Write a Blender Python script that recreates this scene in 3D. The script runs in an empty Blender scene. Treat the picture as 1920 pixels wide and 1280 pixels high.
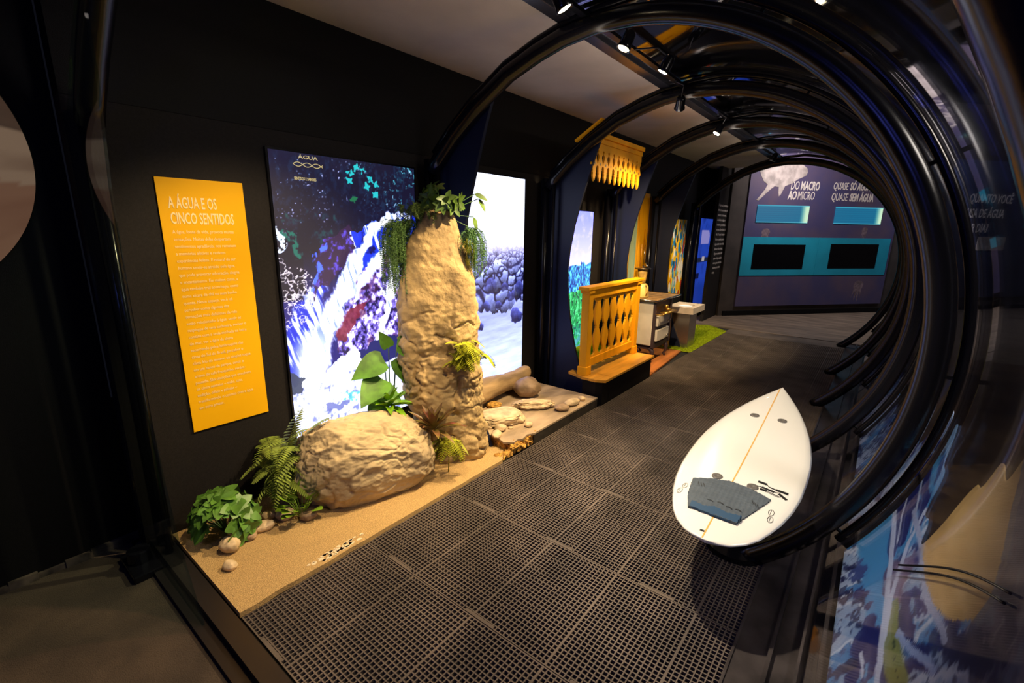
import bpy, bmesh, math, random
import numpy as np
from mathutils import Vector, Matrix, Quaternion, noise
PI = math.pi
S = bpy.context.scene
COL = S.collection

# ------------------------------------------------------------------ camera
cam_d = bpy.data.cameras.new('camera'); cam = bpy.data.objects.new('camera', cam_d); COL.objects.link(cam)
Yc = Vector((705, -200, 870)).normalized(); Zc = -Vector((-50, 3610, 870)).normalized()
Xc = Yc.cross(Zc).normalized(); Zc = Xc.cross(Yc)
Mr = Matrix((Xc, Yc, Zc))                       # camera (x right, y down, z forward) to world
cols = [Mr.col[0], -Mr.col[1], -Mr.col[2]]
R3 = Matrix((cols[0], cols[1], cols[2])).transposed()
cam.matrix_world = Matrix.Translation((0, 0, 1.7)) @ R3.to_4x4()
cam_d.sensor_width = 36; cam_d.lens = 870 / 1920 * 36; cam_d.clip_start = 0.05
S.camera = cam
S.view_settings.view_transform = 'Standard'; S.view_settings.look = 'None'
S.view_settings.exposure = 0.0; S.view_settings.gamma = 1.0; S.view_settings.use_curve_mapping = False

# ------------------------------------------------------------------ dim ambient of the dark hall
W = bpy.data.worlds.new('world'); S.world = W; W.use_nodes = True
W.node_tree.nodes['Background'].inputs[0].default_value = (0.55, 0.6, 1.0, 1)
W.node_tree.nodes['Background'].inputs[1].default_value = 0.006

def spot(name, loc, aim, power, angle=70, col=(1, .78, .5), blend=.6, size=.03):
    d = bpy.data.lights.new(name, 'SPOT'); o = bpy.data.objects.new(name, d); COL.objects.link(o)
    o.location = loc; d.energy = power; d.color = col; d.spot_size = math.radians(angle); d.spot_blend = blend
    d.shadow_soft_size = size
    o.rotation_euler = (Vector(aim) - Vector(loc)).to_track_quat('-Z', 'Y').to_euler()
    return o
# spotlights of the ceiling track: (location of the lamp head, aim, power, angle)
SPOTS = [((-1.33, 2.66, 2.68), (-2.10, 1.75, 0.1), 330, 78),
         ((-1.30, 3.17, 2.68), (-2.35, 2.75, 0.4), 260, 66),
         ((-1.45, 3.95, 2.64), (-2.40, 5.95, 0.9), 380, 62),
         ((-1.53, 5.25, 2.66), (-2.25, 4.45, .8), 200, 100),
         ((-1.42, 7.55, 2.66), (-2.40, 7.55, 0.6), 190, 90),
         ((-1.50, 1.25, 2.68), (-2.66, 1.15, 0.5), 165, 80)]
SCOL = [(1, .74, .42), (1, .72, .38), (1, .70, .36), (1, .70, .36), (1, .8, .55), (1, .74, .42)]
LIT = []
for i, (l, a, p, an) in enumerate(SPOTS):
    LIT.append(spot('spot_lamp_light', l, a, p, an, SCOL[i]))
# the surfboard's own lamp, on the same track
spot('spot_lamp_light', (-1.30, 2.02, 2.66), (-.30, 2.7, .5), 330, 74, (1, .84, .62))
# area lights without fixtures, added for the hall beyond and beside the tunnel
def area(name, loc, aim, power, size, col):
    d = bpy.data.lights.new(name, 'AREA'); o = bpy.data.objects.new(name, d); COL.objects.link(o)
    o.location = loc; d.energy = power; d.size = size; d.color = col
    o.rotation_euler = (Vector(aim) - Vector(loc)).to_track_quat('-Z', 'Y').to_euler(); return o
area('hall_end_light', (-1.0, 9.9, 3.5), (-.6, 12.2, 1.2), 75, .8, (1, .90, .88))
area('hall_far_light', (1.6, 12.6, 3.9), (2.6, 15.6, 1.6), 50, .8, (.85, .85, 1))
area('hall_side_light', (1.9, 2.2, 3.3), (.8, 2.0, .3), 60, .7, (1, .86, .74))
# added uplight without fixture for the ceiling, and an added blue fill behind the camera
cv = area('ceiling_fill_light', (-1.45, 4.2, 2.60), (-2.3, 4.2, 3.1), 7.5, .1, (1, .86, .74)); cv.data.shape = 'RECTANGLE'; cv.data.size = 7.5; cv.data.size_y = .05
cv.rotation_euler = (0, math.radians(180-38), 0); cv.data.shape = 'RECTANGLE'; cv.data.size = .05; cv.data.size_y = 7.5
area('blue_fill_light', (-.9, -1.2, 2.2), (-.2, 3.0, .8), 9, .5, (.14, .17, 1))

# ------------------------------------------------------------------ helpers
def tag(o, label=None, cat=None, group=None, kind=None):
    if label: o['label'] = label
    if cat: o['category'] = cat
    if group: o['group'] = group
    if kind: o['kind'] = kind
    return o
def empty(name, loc=(0, 0, 0), label=None, cat=None, group=None):
    o = bpy.data.objects.new(name, None); COL.objects.link(o); o.location = loc; o.empty_display_size = .1
    return tag(o, label, cat, group)
def link(name, me, m=None, parent=None, smooth=False):
    o = bpy.data.objects.new(name, me); COL.objects.link(o)
    if m is not None:
        me.materials.clear()
        for x in (m if isinstance(m, (list, tuple)) else [m]): me.materials.append(x)
    if parent is not None:
        o.parent = parent
        o.location = -Vector(parent.location) if parent.parent is None and parent.type == 'EMPTY' else (0, 0, 0)
    if smooth:
        me.polygons.foreach_set('use_smooth', [True] * len(me.polygons))
    return o
class MB:
    """collects world-space geometry that becomes ONE mesh object"""
    def __init__(s): s.v = []; s.f = []; s.mi = []
    def add(s, v, f, mi=0):
        b = len(s.v); s.v += [tuple(p) for p in v]; s.f += [tuple(b + i for i in q) for q in f]; s.mi += [mi] * len(f); return s
    def box(s, lo, hi, mi=0, M=None):
        x0, y0, z0 = lo; x1, y1, z1 = hi
        v = [Vector(p) for p in ((x0,y0,z0),(x1,y0,z0),(x1,y1,z0),(x0,y1,z0),(x0,y0,z1),(x1,y0,z1),(x1,y1,z1),(x0,y1,z1))]
        if M is not None: v = [M @ p for p in v]
        return s.add(v, [(0,3,2,1),(4,5,6,7),(0,1,5,4),(1,2,6,5),(2,3,7,6),(3,0,4,7)], mi)
    def tube(s, pts, r, n=12, mi=0, cap=True):
        pts = [Vector(p) for p in pts]; rs = r if isinstance(r, (list, tuple)) else [r] * len(pts)
        up = None; V = []
        for i, p in enumerate(pts):
            t = (pts[min(i+1, len(pts)-1)] - pts[max(i-1, 0)]).normalized()
            if up is None:
                up = t.orthogonal().normalized()
            up = (up - t * up.dot(t)).normalized(); w = t.cross(up)
            for k in range(n):
                a = 2*PI*k/n; V.append(p + (up*math.cos(a) + w*math.sin(a)) * rs[i])
        F = [(i*n+k, i*n+(k+1) % n, (i+1)*n+(k+1) % n, (i+1)*n+k) for i in range(len(pts)-1) for k in range(n)]
        if cap: F += [tuple(range(n-1, -1, -1)), tuple((len(pts)-1)*n+k for k in range(n))]
        return s.add(V, F, mi)
    def lathe(s, prof, c, n=24, mi=0, axis=None):
        c = Vector(c); V = []; Q = Vector((0,0,1)).rotation_difference(Vector(axis).normalized()) if axis is not None else Quaternion()
        for r, z in prof:
            for k in range(n):
                a = 2*PI*k/n; V.append(c + Q @ Vector((r*math.cos(a), r*math.sin(a), z)))
        F = [(i*n+k, i*n+(k+1) % n, (i+1)*n+(k+1) % n, (i+1)*n+k) for i in range(len(prof)-1) for k in range(n)]
        F += [tuple(range(n-1, -1, -1)), tuple((len(prof)-1)*n+k for k in range(n))]
        return s.add(V, F, mi)
    def prism(s, poly, axis, a, b, mi=0):
        """poly in the two other axes, extruded along axis from a to b"""
        def P(q, t):
            return {'x': (t, q[0], q[1]), 'y': (q[0], t, q[1]), 'z': (q[0], q[1], t)}[axis]
        n = len(poly); V = [P(q, a) for q in poly] + [P(q, b) for q in poly]
        F = [tuple(range(n)), tuple(range(2*n-1, n-1, -1))] + [(i, i+n, (i+1) % n + n, (i+1) % n) for i in range(n)]
        return s.add(V, F, mi)
    def mesh(s, name='m'):
        me = bpy.data.meshes.new(name); me.from_pydata(s.v, [], s.f); me.update()
        bm = bmesh.new(); bm.from_mesh(me); bmesh.ops.recalc_face_normals(bm, faces=bm.faces)
        bm.to_mesh(me); bm.free()
        if any(s.mi): me.polygons.foreach_set('material_index', s.mi)
        return me
    def build(s, name, m, parent=None, smooth=False, bevel=0):
        o = link(name, s.mesh(name), m, parent, smooth)
        if bevel:
            b = o.modifiers.new('b', 'BEVEL'); b.width = bevel; b.segments = 2; b.limit_method = 'ANGLE'
        return o

def nt(m): m.use_nodes = True; return m.node_tree.nodes, m.node_tree.links
MATS = {}
def mat(name, col, rough=.6, metal=0, spec=.5, var=0, vscale=8, bump=0, bscale=40, col2=None, stretch=(1,1,1), detail=6, emit=None, es=0, coat=0, sheen=0):
    m = bpy.data.materials.new(name); N, L = nt(m); B = N['Principled BSDF']
    B.inputs['Base Color'].default_value = (*col, 1); B.inputs['Roughness'].default_value = rough
    B.inputs['Metallic'].default_value = metal; B.inputs['Specular IOR Level'].default_value = spec
    B.inputs['Coat Weight'].default_value = coat
    tc = N.new('ShaderNodeTexCoord'); mp = N.new('ShaderNodeMapping'); L.new(tc.outputs['Object'], mp.inputs[0]); mp.inputs['Scale'].default_value = stretch
    if var or col2:
        nz = N.new('ShaderNodeTexNoise'); nz.inputs['Scale'].default_value = vscale; nz.inputs['Detail'].default_value = detail; L.new(mp.outputs[0], nz.inputs[0])
        r = N.new('ShaderNodeValToRGB'); c2 = col2 or tuple(c*(1-var) for c in col)
        r.color_ramp.elements[0].color = (*c2, 1); r.color_ramp.elements[1].color = (*[min(1, c*(1+var*.6)) for c in col], 1)
        r.color_ramp.elements[0].position = .38; r.color_ramp.elements[1].position = .64
        L.new(nz.outputs[0], r.inputs[0]); L.new(r.outputs[0], B.inputs['Base Color'])
    if bump:
        n2 = N.new('ShaderNodeTexNoise'); n2.inputs['Scale'].default_value = bscale; n2.inputs['Detail'].default_value = 5; L.new(mp.outputs[0], n2.inputs[0])
        b = N.new('ShaderNodeBump'); b.inputs['Strength'].default_value = bump; b.inputs['Distance'].default_value = .01
        L.new(n2.outputs[0], b.inputs['Height']); L.new(b.outputs[0], B.inputs['Normal'])
    if emit:
        B.inputs['Emission Color'].default_value = (*emit, 1); B.inputs['Emission Strength'].default_value = es
    MATS[name] = m; return m
def attr_mat(name, emission=0, rough=.6, gam=1.0):
    """material whose colour is the picture painted per vertex; emission > 0 for backlit or brightened pictures"""
    m = bpy.data.materials.new(name); N, L = nt(m); B = N['Principled BSDF']
    a = N.new('ShaderNodeAttribute'); a.attribute_name = 'Col'
    B.inputs['Roughness'].default_value = rough
    if emission:
        B.inputs['Base Color'].default_value = (.02, .02, .02, 1)
        g = N.new('ShaderNodeGamma'); g.inputs[1].default_value = gam; L.new(a.outputs['Color'], g.inputs[0])
        L.new(g.outputs[0], B.inputs['Emission Color']); B.inputs['Emission Strength'].default_value = emission
    else: L.new(a.outputs['Color'], B.inputs['Base Color'])
    MATS[name] = m; return m
def s2l(c):
    c = np.asarray(c, float) / 255.; return np.where(c <= .04045, c/12.92, ((c+.055)/1.055)**2.4)
def L3(r, g, b): return tuple(float(x) for x in s2l((r, g, b)))

black = mat('black_wall_paint', (.0022, .002, .0026), .6, spec=.18, var=.3, vscale=60, bump=.15, bscale=300)
greyw = mat('charcoal_wall_board', (.010, .008, .0075), .7, spec=.25, var=.25, vscale=90, bump=.15, bscale=300)
metal_black = mat('black_painted_steel', (.004, .004, .006), .22, 0, .32, bump=.04, bscale=30)
rubber = mat('black_rubber', (.105, .080, .064), .75, var=.35, vscale=3, bump=.2, bscale=300)
carpet = mat('dark_ribbed_carpet', (.050, .034, .022), .95, var=.3, vscale=5, bump=.6, bscale=250)
under = mat('dark_subfloor', (.006, .005, .005), .9)
ceil_m = mat('beige_ceiling_board', (.50, .43, .37), .85, var=.12, vscale=2, bump=.1, bscale=80)
yel_wood = mat('orange_yellow_painted_wood', (.82, .37, .005), .6, spec=.2, var=.14, vscale=6, stretch=(1, 1, .15), bump=.15, bscale=30)
step_wood = mat('varnished_honey_wood', (.66, .31, .03), .42, var=.3, vscale=14, stretch=(1, .12, 1), bump=.05)
oak = mat('reddish_wood_floor', (.50, .17, .04), .4, var=.3, vscale=14, stretch=(1, .12, 1))
hall_wood = mat('hall_wood_floor', (.20, .15, .11), .5, var=.35, vscale=9, stretch=(.15, 1, 1))
grass_m = mat('artificial_grass', (.34, .44, .01), .9, spec=.2, var=.35, vscale=30)
sand = mat('sand_coated_board', (.58, .38, .15), .92, var=.22, vscale=150, detail=12, bump=.9, bscale=260)
deckm = mat('weathered_board_deck', (.42, .31, .19), .75, var=.35, vscale=7, stretch=(1, .3, 1), bump=.3, bscale=120)
fascia = mat('dark_deck_fascia', (.03, .024, .017), .6, var=.4, vscale=12, bump=.2)
rawchip = mat('broken_chipboard', (.62, .33, .06), .9, var=.5, vscale=40, bump=1, bscale=120)
rock_m = mat('painted_artificial_rock', (.56, .39, .165), .85, vscale=5, col2=(.34, .235, .105), bump=.9, bscale=26, detail=9)
rock2 = mat('pale_boulder', (.60, .46, .245), .85, vscale=3, col2=(.40, .30, .165), bump=.6, bscale=18, detail=9)
peb_m = mat('cream_pebble', (.66, .50, .29), .6, var=.3, vscale=14, bump=.2, bscale=30)
peb2 = mat('brown_stone', (.34, .23, .13), .6, var=.35, vscale=12, bump=.3, bscale=30)
logm = mat('driftwood', (.42, .28, .13), .8, var=.4, vscale=10, stretch=(1, .2, 1), bump=.8, bscale=25)
white_board = mat('white_fibreglass', (.80, .78, .72), .22, coat=.6)
pad_m = mat('slate_blue_traction_foam', (.075, .095, .115), .8, var=.1, vscale=20, bump=.3, bscale=150)
kick_m = mat('deep_blue_foam', (.004, .05, .12), .7)
ink = mat('black_print', (.01, .01, .01), .5)
orange_line = mat('wooden_stringer', (.72, .40, .08), .4)
plug_m = mat('grey_plastic_plug', (.12, .11, .10), .4)
yellow_sign = mat('yellow_sign_board', (.80, .42, .0), .6, spec=.2)
cream_txt = mat('cream_lettering', (.90, .70, .36), .5)
white_txt = mat('white_lettering', (.62, .56, .52), .5)
enamel = mat('cream_enamel', (.62, .56, .46), .3, var=.1, vscale=5)
dark_iron = mat('dark_cast_iron', (.07, .045, .05), .35, .3)
rust = mat('rusty_hotplate', (.34, .20, .08), .6, var=.4, vscale=12, bump=.2)
brass = mat('brass', (.75, .45, .10), .3, .9)
chrome = mat('chrome', (.6, .58, .55), .2, 1)
jug_m = mat('yellow_enamel_jug', (.80, .62, .20), .3, var=.25, vscale=9)
terra = mat('ochre_filter_cone', (.66, .42, .10), .6, var=.4, vscale=14)
stone_sink = mat('pale_stone_slab', (.66, .56, .45), .6, var=.12, vscale=14)
steel_ped = mat('brushed_steel_plinth', (.45, .42, .40), .22, .9)
lens_m = mat('glowing_lamp_lens', (.8, .7, .5), .4, emit=(1, .80, .48), es=60)
lens_off = mat('unlit_lamp_lens', (.05, .05, .05), .2)
def leafmat(n, c, r=.45, c2=None):
    m = mat(n, c, r, var=.35, vscale=12, col2=c2); return m
leaf_mid = leafmat('mid_green_leaf', (.10, .24, .03)); leaf_lime = leafmat('lime_green_leaf', (.20, .36, .02))
leaf_fern = leafmat('fern_green_leaf', (.20, .27, .03), .6); leaf_dark = leafmat('deep_green_leaf', (.05, .13, .03))
leaf_red = leafmat('burgundy_leaf', (.16, .05, .03), .4, (.20, .16, .03)); leaf_yel = leafmat('yellow_green_leaf', (.36, .38, .01), .6)
leaf_asp = leafmat('asparagus_fern_leaf', (.08, .17, .035), .7)

def glass_mat(name, tint=(1, 1, 1), base=.05, gain=.75, power=3.5):
    m = bpy.data.materials.new(name); N, L = nt(m); N.remove(N['Principled BSDF'])
    t = N.new('ShaderNodeBsdfTransparent'); t.inputs[0].default_value = (*tint, 1)
    g = N.new('ShaderNodeBsdfGlossy'); g.inputs['Roughness'].default_value = .03; g.inputs[0].default_value = (.9, .92, 1, 1)
    lw = N.new('ShaderNodeLayerWeight'); lw.inputs[0].default_value = .5
    p = N.new('ShaderNodeMath'); p.operation = 'POWER'; p.inputs[1].default_value = power; L.new(lw.outputs['Facing'], p.inputs[0])
    q = N.new('ShaderNodeMath'); q.operation = 'MULTIPLY_ADD'; q.inputs[1].default_value = gain; q.inputs[2].default_value = base; L.new(p.outputs[0], q.inputs[0])
    x = N.new('ShaderNodeMixShader'); L.new(q.outputs[0], x.inputs[0]); L.new(t.outputs[0], x.inputs[1]); L.new(g.outputs[0], x.inputs[2])
    L.new(x.outputs[0], N['Material Output'].inputs[0]); return m
acrylic = glass_mat('clear_acrylic', (.93, .95, .97), .07, .8, 3.0); pane_glass = glass_mat('clear_glass_fin', (.8, .9, .88), .02, .5, 4)

# ---- numpy noise and pictures
rng = np.random.default_rng(7)
def vnoise(x, y, seed=0):
    r = np.random.default_rng(seed).random((256, 256)); xi = np.floor(x).astype(int); yi = np.floor(y).astype(int)
    fx = x-xi; fy = y-yi; fx = fx*fx*(3-2*fx); fy = fy*fy*(3-2*fy)
    g = lambda a, b: r[a % 256, b % 256]
    return (g(xi, yi)*(1-fx)+g(xi+1, yi)*fx)*(1-fy)+(g(xi, yi+1)*(1-fx)+g(xi+1, yi+1)*fx)*fy
def fbm(x, y, o=4, seed=0):
    s = 0; a = .5; t = 0
    for k in range(o): s = s+a*vnoise(x*2**k, y*2**k, seed+k); t += a; a *= .55
    return s/t
def poly_mask(x, y, P, soft=0):
    ins = np.zeros(x.shape, bool); n = len(P)
    for i in range(n):
        (x0, y0), (x1, y1) = P[i], P[(i+1) % n]
        if y0 == y1: continue
        c = ((y0 > y) != (y1 > y)) & (x < (x1-x0)*(y-y0)/(y1-y0)+x0); ins ^= c
    return ins
def stroke(x, y, P):
    """signed cover of a polyline with widths: >0 inside"""
    best = np.full(x.shape, -9.)
    for a, b in zip(P[:-1], P[1:]):
        dx, dy = b[0]-a[0], b[1]-a[1]; t = np.clip(((x-a[0])*dx+(y-a[1])*dy)/(dx*dx+dy*dy+1e-9), 0, 1)
        w = a[2]+(b[2]-a[2])*t; d = np.hypot(x-a[0]-t*dx, y-a[1]-t*dy); best = np.maximum(best, 1-d/(w/2))
    return best
def worley(x, y, pts, sx=1., sy=1.):
    d1 = np.full(x.shape, 9.); d2 = np.full(x.shape, 9.); ix = np.zeros(x.shape, int)
    for i, (px, py, w) in enumerate(pts):
        d = np.hypot((x-px)*sx, (y-py)*sy)/w
        m = d < d1; d2 = np.where(m, d1, np.minimum(d2, d)); ix = np.where(m, i, ix); d1 = np.where(m, d, d1)
    return d1, d2, ix
def mixc(c, k, col):
    k = np.clip(k, 0, 1)[..., None]; return c*(1-k)+np.asarray(col, float)*k
def picture(name, place, w, h, nx, ny, fn, m, parent, thick=None):
    """a grid mesh of nx by ny cells carrying a painted picture; place(u,v)->world, u and v in metres"""
    u, v = np.meshgrid(np.linspace(0, w, nx+1), np.linspace(0, h, ny+1))
    c = fn(u, v); c = s2l(np.clip(c, 0, 255))
    P = place(u.ravel(), v.ravel())
    idx = np.arange((nx+1)*(ny+1)).reshape(ny+1, nx+1)
    q = np.stack([idx[:-1, :-1], idx[:-1, 1:], idx[1:, 1:], idx[1:, :-1]], -1).reshape(-1, 4)
    me = bpy.data.meshes.new(name); me.vertices.add(len(P)); me.vertices.foreach_set('co', P.astype(np.float32).ravel())
    me.loops.add(q.size); me.loops.foreach_set('vertex_index', q.ravel().astype(np.int32))
    me.polygons.add(len(q)); me.polygons.foreach_set('loop_start', np.arange(0, q.size, 4, dtype=np.int32))
    me.polygons.foreach_set('loop_total', np.full(len(q), 4, np.int32)); me.update(calc_edges=True)
    a = me.color_attributes.new('Col', 'FLOAT_COLOR', 'POINT')
    a.data.foreach_set('color', np.concatenate([c.reshape(-1, 3), np.ones((len(P), 1))], 1).astype(np.float32).ravel())
    return link(name, me, m, parent)

def text(name, body, size, m, parent, origin, xdir, ydir, sx=.62, extrude=.001, shear=0, bold=0, align='LEFT', track=1.0, lead=1.0):
    cu = bpy.data.curves.new('t', 'FONT'); cu.body = body; cu.size = size; cu.extrude = extrude; cu.shear = shear; cu.offset = bold
    cu.align_x = align; cu.space_character = track; cu.space_line = lead; cu.resolution_u = 2
    to = bpy.data.objects.new('t', cu); COL.objects.link(to)
    dg = bpy.context.evaluated_depsgraph_get(); dg.update()
    me = bpy.data.meshes.new_from_object(to.evaluated_get(dg)); bpy.data.objects.remove(to)
    X = Vector(xdir).normalized(); Y = Vector(ydir).normalized(); Z = X.cross(Y)
    T = Matrix.Translation(origin) @ Matrix((X, Y, Z)).transposed().to_4x4() @ Matrix.Diagonal((sx, 1, 1, 1))
    me.transform(T); return link(name, me, m, parent)

# ------------------------------------------------------------------ the setting
WX = -2.87                                    # plane of the left wall
ROWS = (2.50, 4.05, 5.45, 6.85, 8.68)         # tunnel hoops
RY = (0.56,) + ROWS
tag(MB().box((-6, -3, -.2), (6, 20, -.03)).build('floor', carpet), kind='structure')
# dark ribbed carpet in front of the threshold, level with the mats
def carpet_mesh():
    b = MB(); b.box((-3.2, -1.2, -.03), (1.5, .46, -.002)); return b
tag(carpet_mesh().build('floor', carpet), kind='structure')
tag(MB().box((-2.86, .60, -.03), (.34, 9.0, -.012)).build('floor', under), kind='structure')
tag(MB().box((-2.86, 9.02, -.03), (5.2, 19.4, .0)).build('floor', hall_wood), kind='structure')
tag(MB().box((.46, .3, -.03), (5.2, 9.02, .0)).build('floor', mat('outer_floor', (.16, .10, .055), .35, var=.4, vscale=2)), kind='structure')
tag(MB().box((WX-.12, .50, -.03), (WX, 8.75, 2.24)).build('wall_left', greyw), kind='structure')
tag(MB().box((WX-.12, .50, 2.24), (WX+.004, 8.75, 2.90)).build('wall_left_upper', black), kind='structure')
tag(MB().box((-3.15, -1.6, -.03), (-3.03, .50, 3.4)).build('wall_left_front', black), kind='structure')
tag(MB().box((WX-.12, .48, 2.90), (-1.66, 10, 2.93)).build('ceiling', ceil_m), kind='structure')
dark_ceiling = mat('dark_hall_ceiling', (.03, .027, .025), .9, var=.6, vscale=1.2)
tag(MB().box((-3.4, -3, 4.4), (6, 20, 4.5)).build('ceiling', dark_ceiling), kind='structure')
tag(MB().box((5.2, -3, -.03), (5.3, 20, 4.4)).build('wall_right', mat('dim_brown_hall_wall', (.05, .035, .03), .8, var=.5, vscale=1)), kind='structure')
tag(MB().box((-6, -3.1, -.03), (5.2, -3, 4.4)).build('wall_back', black), kind='structure')
# broken skirting at the foot of the front wall
b = MB(); random.seed(3)
for i in range(16):
    y = -1.1+i*.1; b.box((-3.03, y, -.002), (-3.02+random.random()*.015, y+.1, .025+.02*random.random()))
tag(b.build('baseboard_left', mat('scuffed_skirting', (.06, .045, .035), .7, var=.8, vscale=12)), kind='structure')
# end wall turned about fifty degrees, and the wall with the white lines of text
P0 = Vector((-2.24, 10.48, 0)); WD = Vector((.65, .76, 0)).normalized(); WN = Vector((WD.y, -WD.x, 0))   # WN faces the tunnel
def FW(s, z, off=0.0): return P0 + WD*s + Vector((0, 0, z)) + WN*off
FM = Matrix((WD, WN, Vector((0, 0, 1)))).transposed().to_4x4(); FM.translation = P0
def fbox(s0, z0, s1, z1, o0, o1, b=None, mi=0): return (b or MB()).box((s0, o0, z0), (s1, o1, z1), mi, FM)
tag(fbox(-.4, 0, 10.5, 4.4, -.25, -.06).build('wall_far', mat('far_wall_dark', (.035, .027, .024), .85, var=.3, vscale=3)), kind='structure')

b = MB(); b.prism([(9.2, 0), (9.35, 0), (9.45, .25), (9.38, .6), (9.42, 1.1), (9.52, 1.7), (9.62, 2.3), (9.62, 4.3), (9.2, 4.3)], 'x', -2.60, -2.60)
# aluminium channels along the right foot of the tunnel
rail_m = mat('dull_aluminium_channel', (.10, .085, .085), .32, .6, var=.4, vscale=5)
b = MB()
for x0, x1, z1 in ((-.245, -.235, .012), (-.12, -.105, .03), (-.02, -.01, .05), (.045, .06, .09), (.12, .13, .16)):
    b.box((x0, .6, -.02), (x1, 8.9, z1))
b.box((-.235, .6, -.03), (.34, 8.9, .004)); b.box((.06, .6, .0), (.12, 8.9, .02))
tag(b.build('trim_1', rail_m), kind='structure')
# threshold bar under the first hoop
b = MB(); b.box((-2.86, .46, -.02), (.3, .515, .018)); b.box((-2.86, .515, -.02), (.3, .56, .05)); b.box((-2.86, .56, -.02), (.3, .60, .028))
tag(b.build('trim_2', mat('steel_threshold', (.035, .03, .03), .3, .6)), kind='structure')

# ------------------------------------------------------------------ floor mats: real open grids
def mat_mesh(w, l, n, m):
    V = []; F = []; z0, z1 = -.011, 0.0
    def bar(x0, y0, x1, y1, zt):
        b = len(V)
        V.extend([(x0,y0,z0),(x1,y0,z0),(x1,y1,z0),(x0,y1,z0),(x0,y0,zt),(x1,y0,zt),(x1,y1,zt),(x0,y1,zt)])
        F.extend([(b+4,b+5,b+6,b+7),(b,b+1,b+5,b+4),(b+1,b+2,b+6,b+5),(b+2,b+3,b+7,b+6),(b+3,b,b+4,b+7)])
    for i in range(n+1):
        hw = .0026 if i % 18 else .0052
        x = w*i/n; bar(max(0, x-hw), 0, min(w, x+hw), l, z1)
    for j in range(m+1):
        hw = .0028 if j not in (0, m) else .006
        y = l*j/m; bar(0, max(0, y-hw), w, min(l, y+hw), z1-.0006)
    for k in range(3):
        x = .18+.56*k; bar(x, 0, x+.17, .016, z1+.0002)
    me = bpy.data.meshes.new('floor_mat'); me.from_pydata(V, [], F); me.update(); me.materials.append(rubber); return me
mm = mat_mesh(1.755, .655, 80, 30)
nm = 12
places = ['lying against the steel threshold', 'second from the threshold', 'beside the large boulder', 'level with the foot of the rock column',
          'in front of the broken deck edge', 'beside the board deck with flat stones', 'below the near corner of the balcony step', 'along the balcony step',
          'by the far corner of the balcony step', 'in front of the wood stove', 'beside the near tip of the grass carpet', 'beside the stone basin', ]
random.seed(11)
for i in range(nm):
    o = bpy.data.objects.new('floor_mat', mm); COL.objects.link(o); o.location = (-2.0, .62+i*.6585, random.uniform(-.0008, .0008)); o.rotation_euler = (0, 0, random.uniform(-.0008, .0008))
    tag(o, 'black rubber grid mat '+places[i], 'mat', 'rubber grid mats of the walkway')
o = MB().box((-1.99, 8.53, -.011), (-.25, 8.98, -.001)).build('rubber_runner', rubber)
tag(o, 'dark toothed edge mat between the grid mats and the wooden floor', 'mat')

# ------------------------------------------------------------------ tunnel hoops
CX, CZ = -1.36, 1.20
def hoop_curve(R, xl, n=60):
    a0 = math.asin(-(CZ+.01)/R); a1 = math.radians(84)
    P = [(CX+R*math.cos(a0+(a1-a0)*i/n), CZ+R*math.sin(a0+(a1-a0)*i/n)) for i in range(n+1)]
    d = R-1.585
    for x, z in [(-1.40, 2.788), (-1.62, 2.765), (-1.80, 2.72), (-2.02, 2.645), (-2.28, 2.50), (-2.50, 2.34), (-2.66, 2.20)]:
        nx, nz = (x-CX), (z-CZ); l = math.hypot(nx, nz); P.append((x+nx/l*d*.8, z+nz/l*d*.8))
    return P
def make_hoop(y, label):
    t = empty('tunnel_hoop', (CX, y, 0), label, 'arch', 'steel hoops of the tunnel')
    P = hoop_curve(1.585, -2.76)
    MB().tube([(x, y, z) for x, z in P] + [(-2.735, y, 2.12)], .052, 16).build('main_tube', metal_black, t, True)
    P2 = hoop_curve(1.672, -2.76)
    MB().tube([(x, y, z) for x, z in P2[6:]], .019, 10).build('outer_tube', metal_black, t, True)
    MB().tube([(-2.775, y, .0), (-2.775, y, 2.20)], .036, 12).build('post', metal_black, t, True)
    MB().tube([(-2.665, y-.012, .0), (-2.665, y-.012, 2.13)], .017, 10).build('post', metal_black, t, True)
    for a in (-32, -2, 28, 62, 92):
        a = math.radians(a); c, s = math.cos(a), math.sin(a)
        MB().tube([(CX+c*1.62, y, CZ+s*1.62), (CX+c*1.665, y, CZ+s*1.665)], .009, 6).build('bracket', metal_black, t)
    return t
hl = ['black steel hoop of the tunnel nearest the camera, over the threshold', 'large black steel hoop rising beside the rock column',
      'black steel hoop between the river picture and the yellow balcony', 'black steel hoop behind the yellow balcony railing',
      'black steel hoop between the wood stove and the stone basin', 'last black steel hoop, framing the whale panel']
for y, l in zip(RY, hl): make_hoop(y, l)
# foot plate of the first hoop
b = MB(); b.box((-2.86, .38, -.002), (-2.60, .50, .035)); b.tube([(-2.74, .44, .03), (-2.74, .44, .10)], .05, 14)
o = b.build('foot_plate', metal_black, None, False, .006); tag(o, 'black steel foot plate at the left end of the threshold', 'foot plate')

# ridge beam carrying the spotlights
o = MB().box((-1.66, .50, 2.842), (-1.575, 9.2, 2.895)).build('ridge_beam', mat('blue_black_beam', (.03, .03, .04), .25, .3), None, False, .004)
tag(o, 'long dark beam running along the top of the tunnel beside the beige ceiling', 'beam')
o = MB().box((-1.48, .6, 2.815), (-1.44, 8.6, 2.835)).build('lamp_track', metal_black); tag(o, 'thin black lamp track under the top of the tunnel', 'track')

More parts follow.
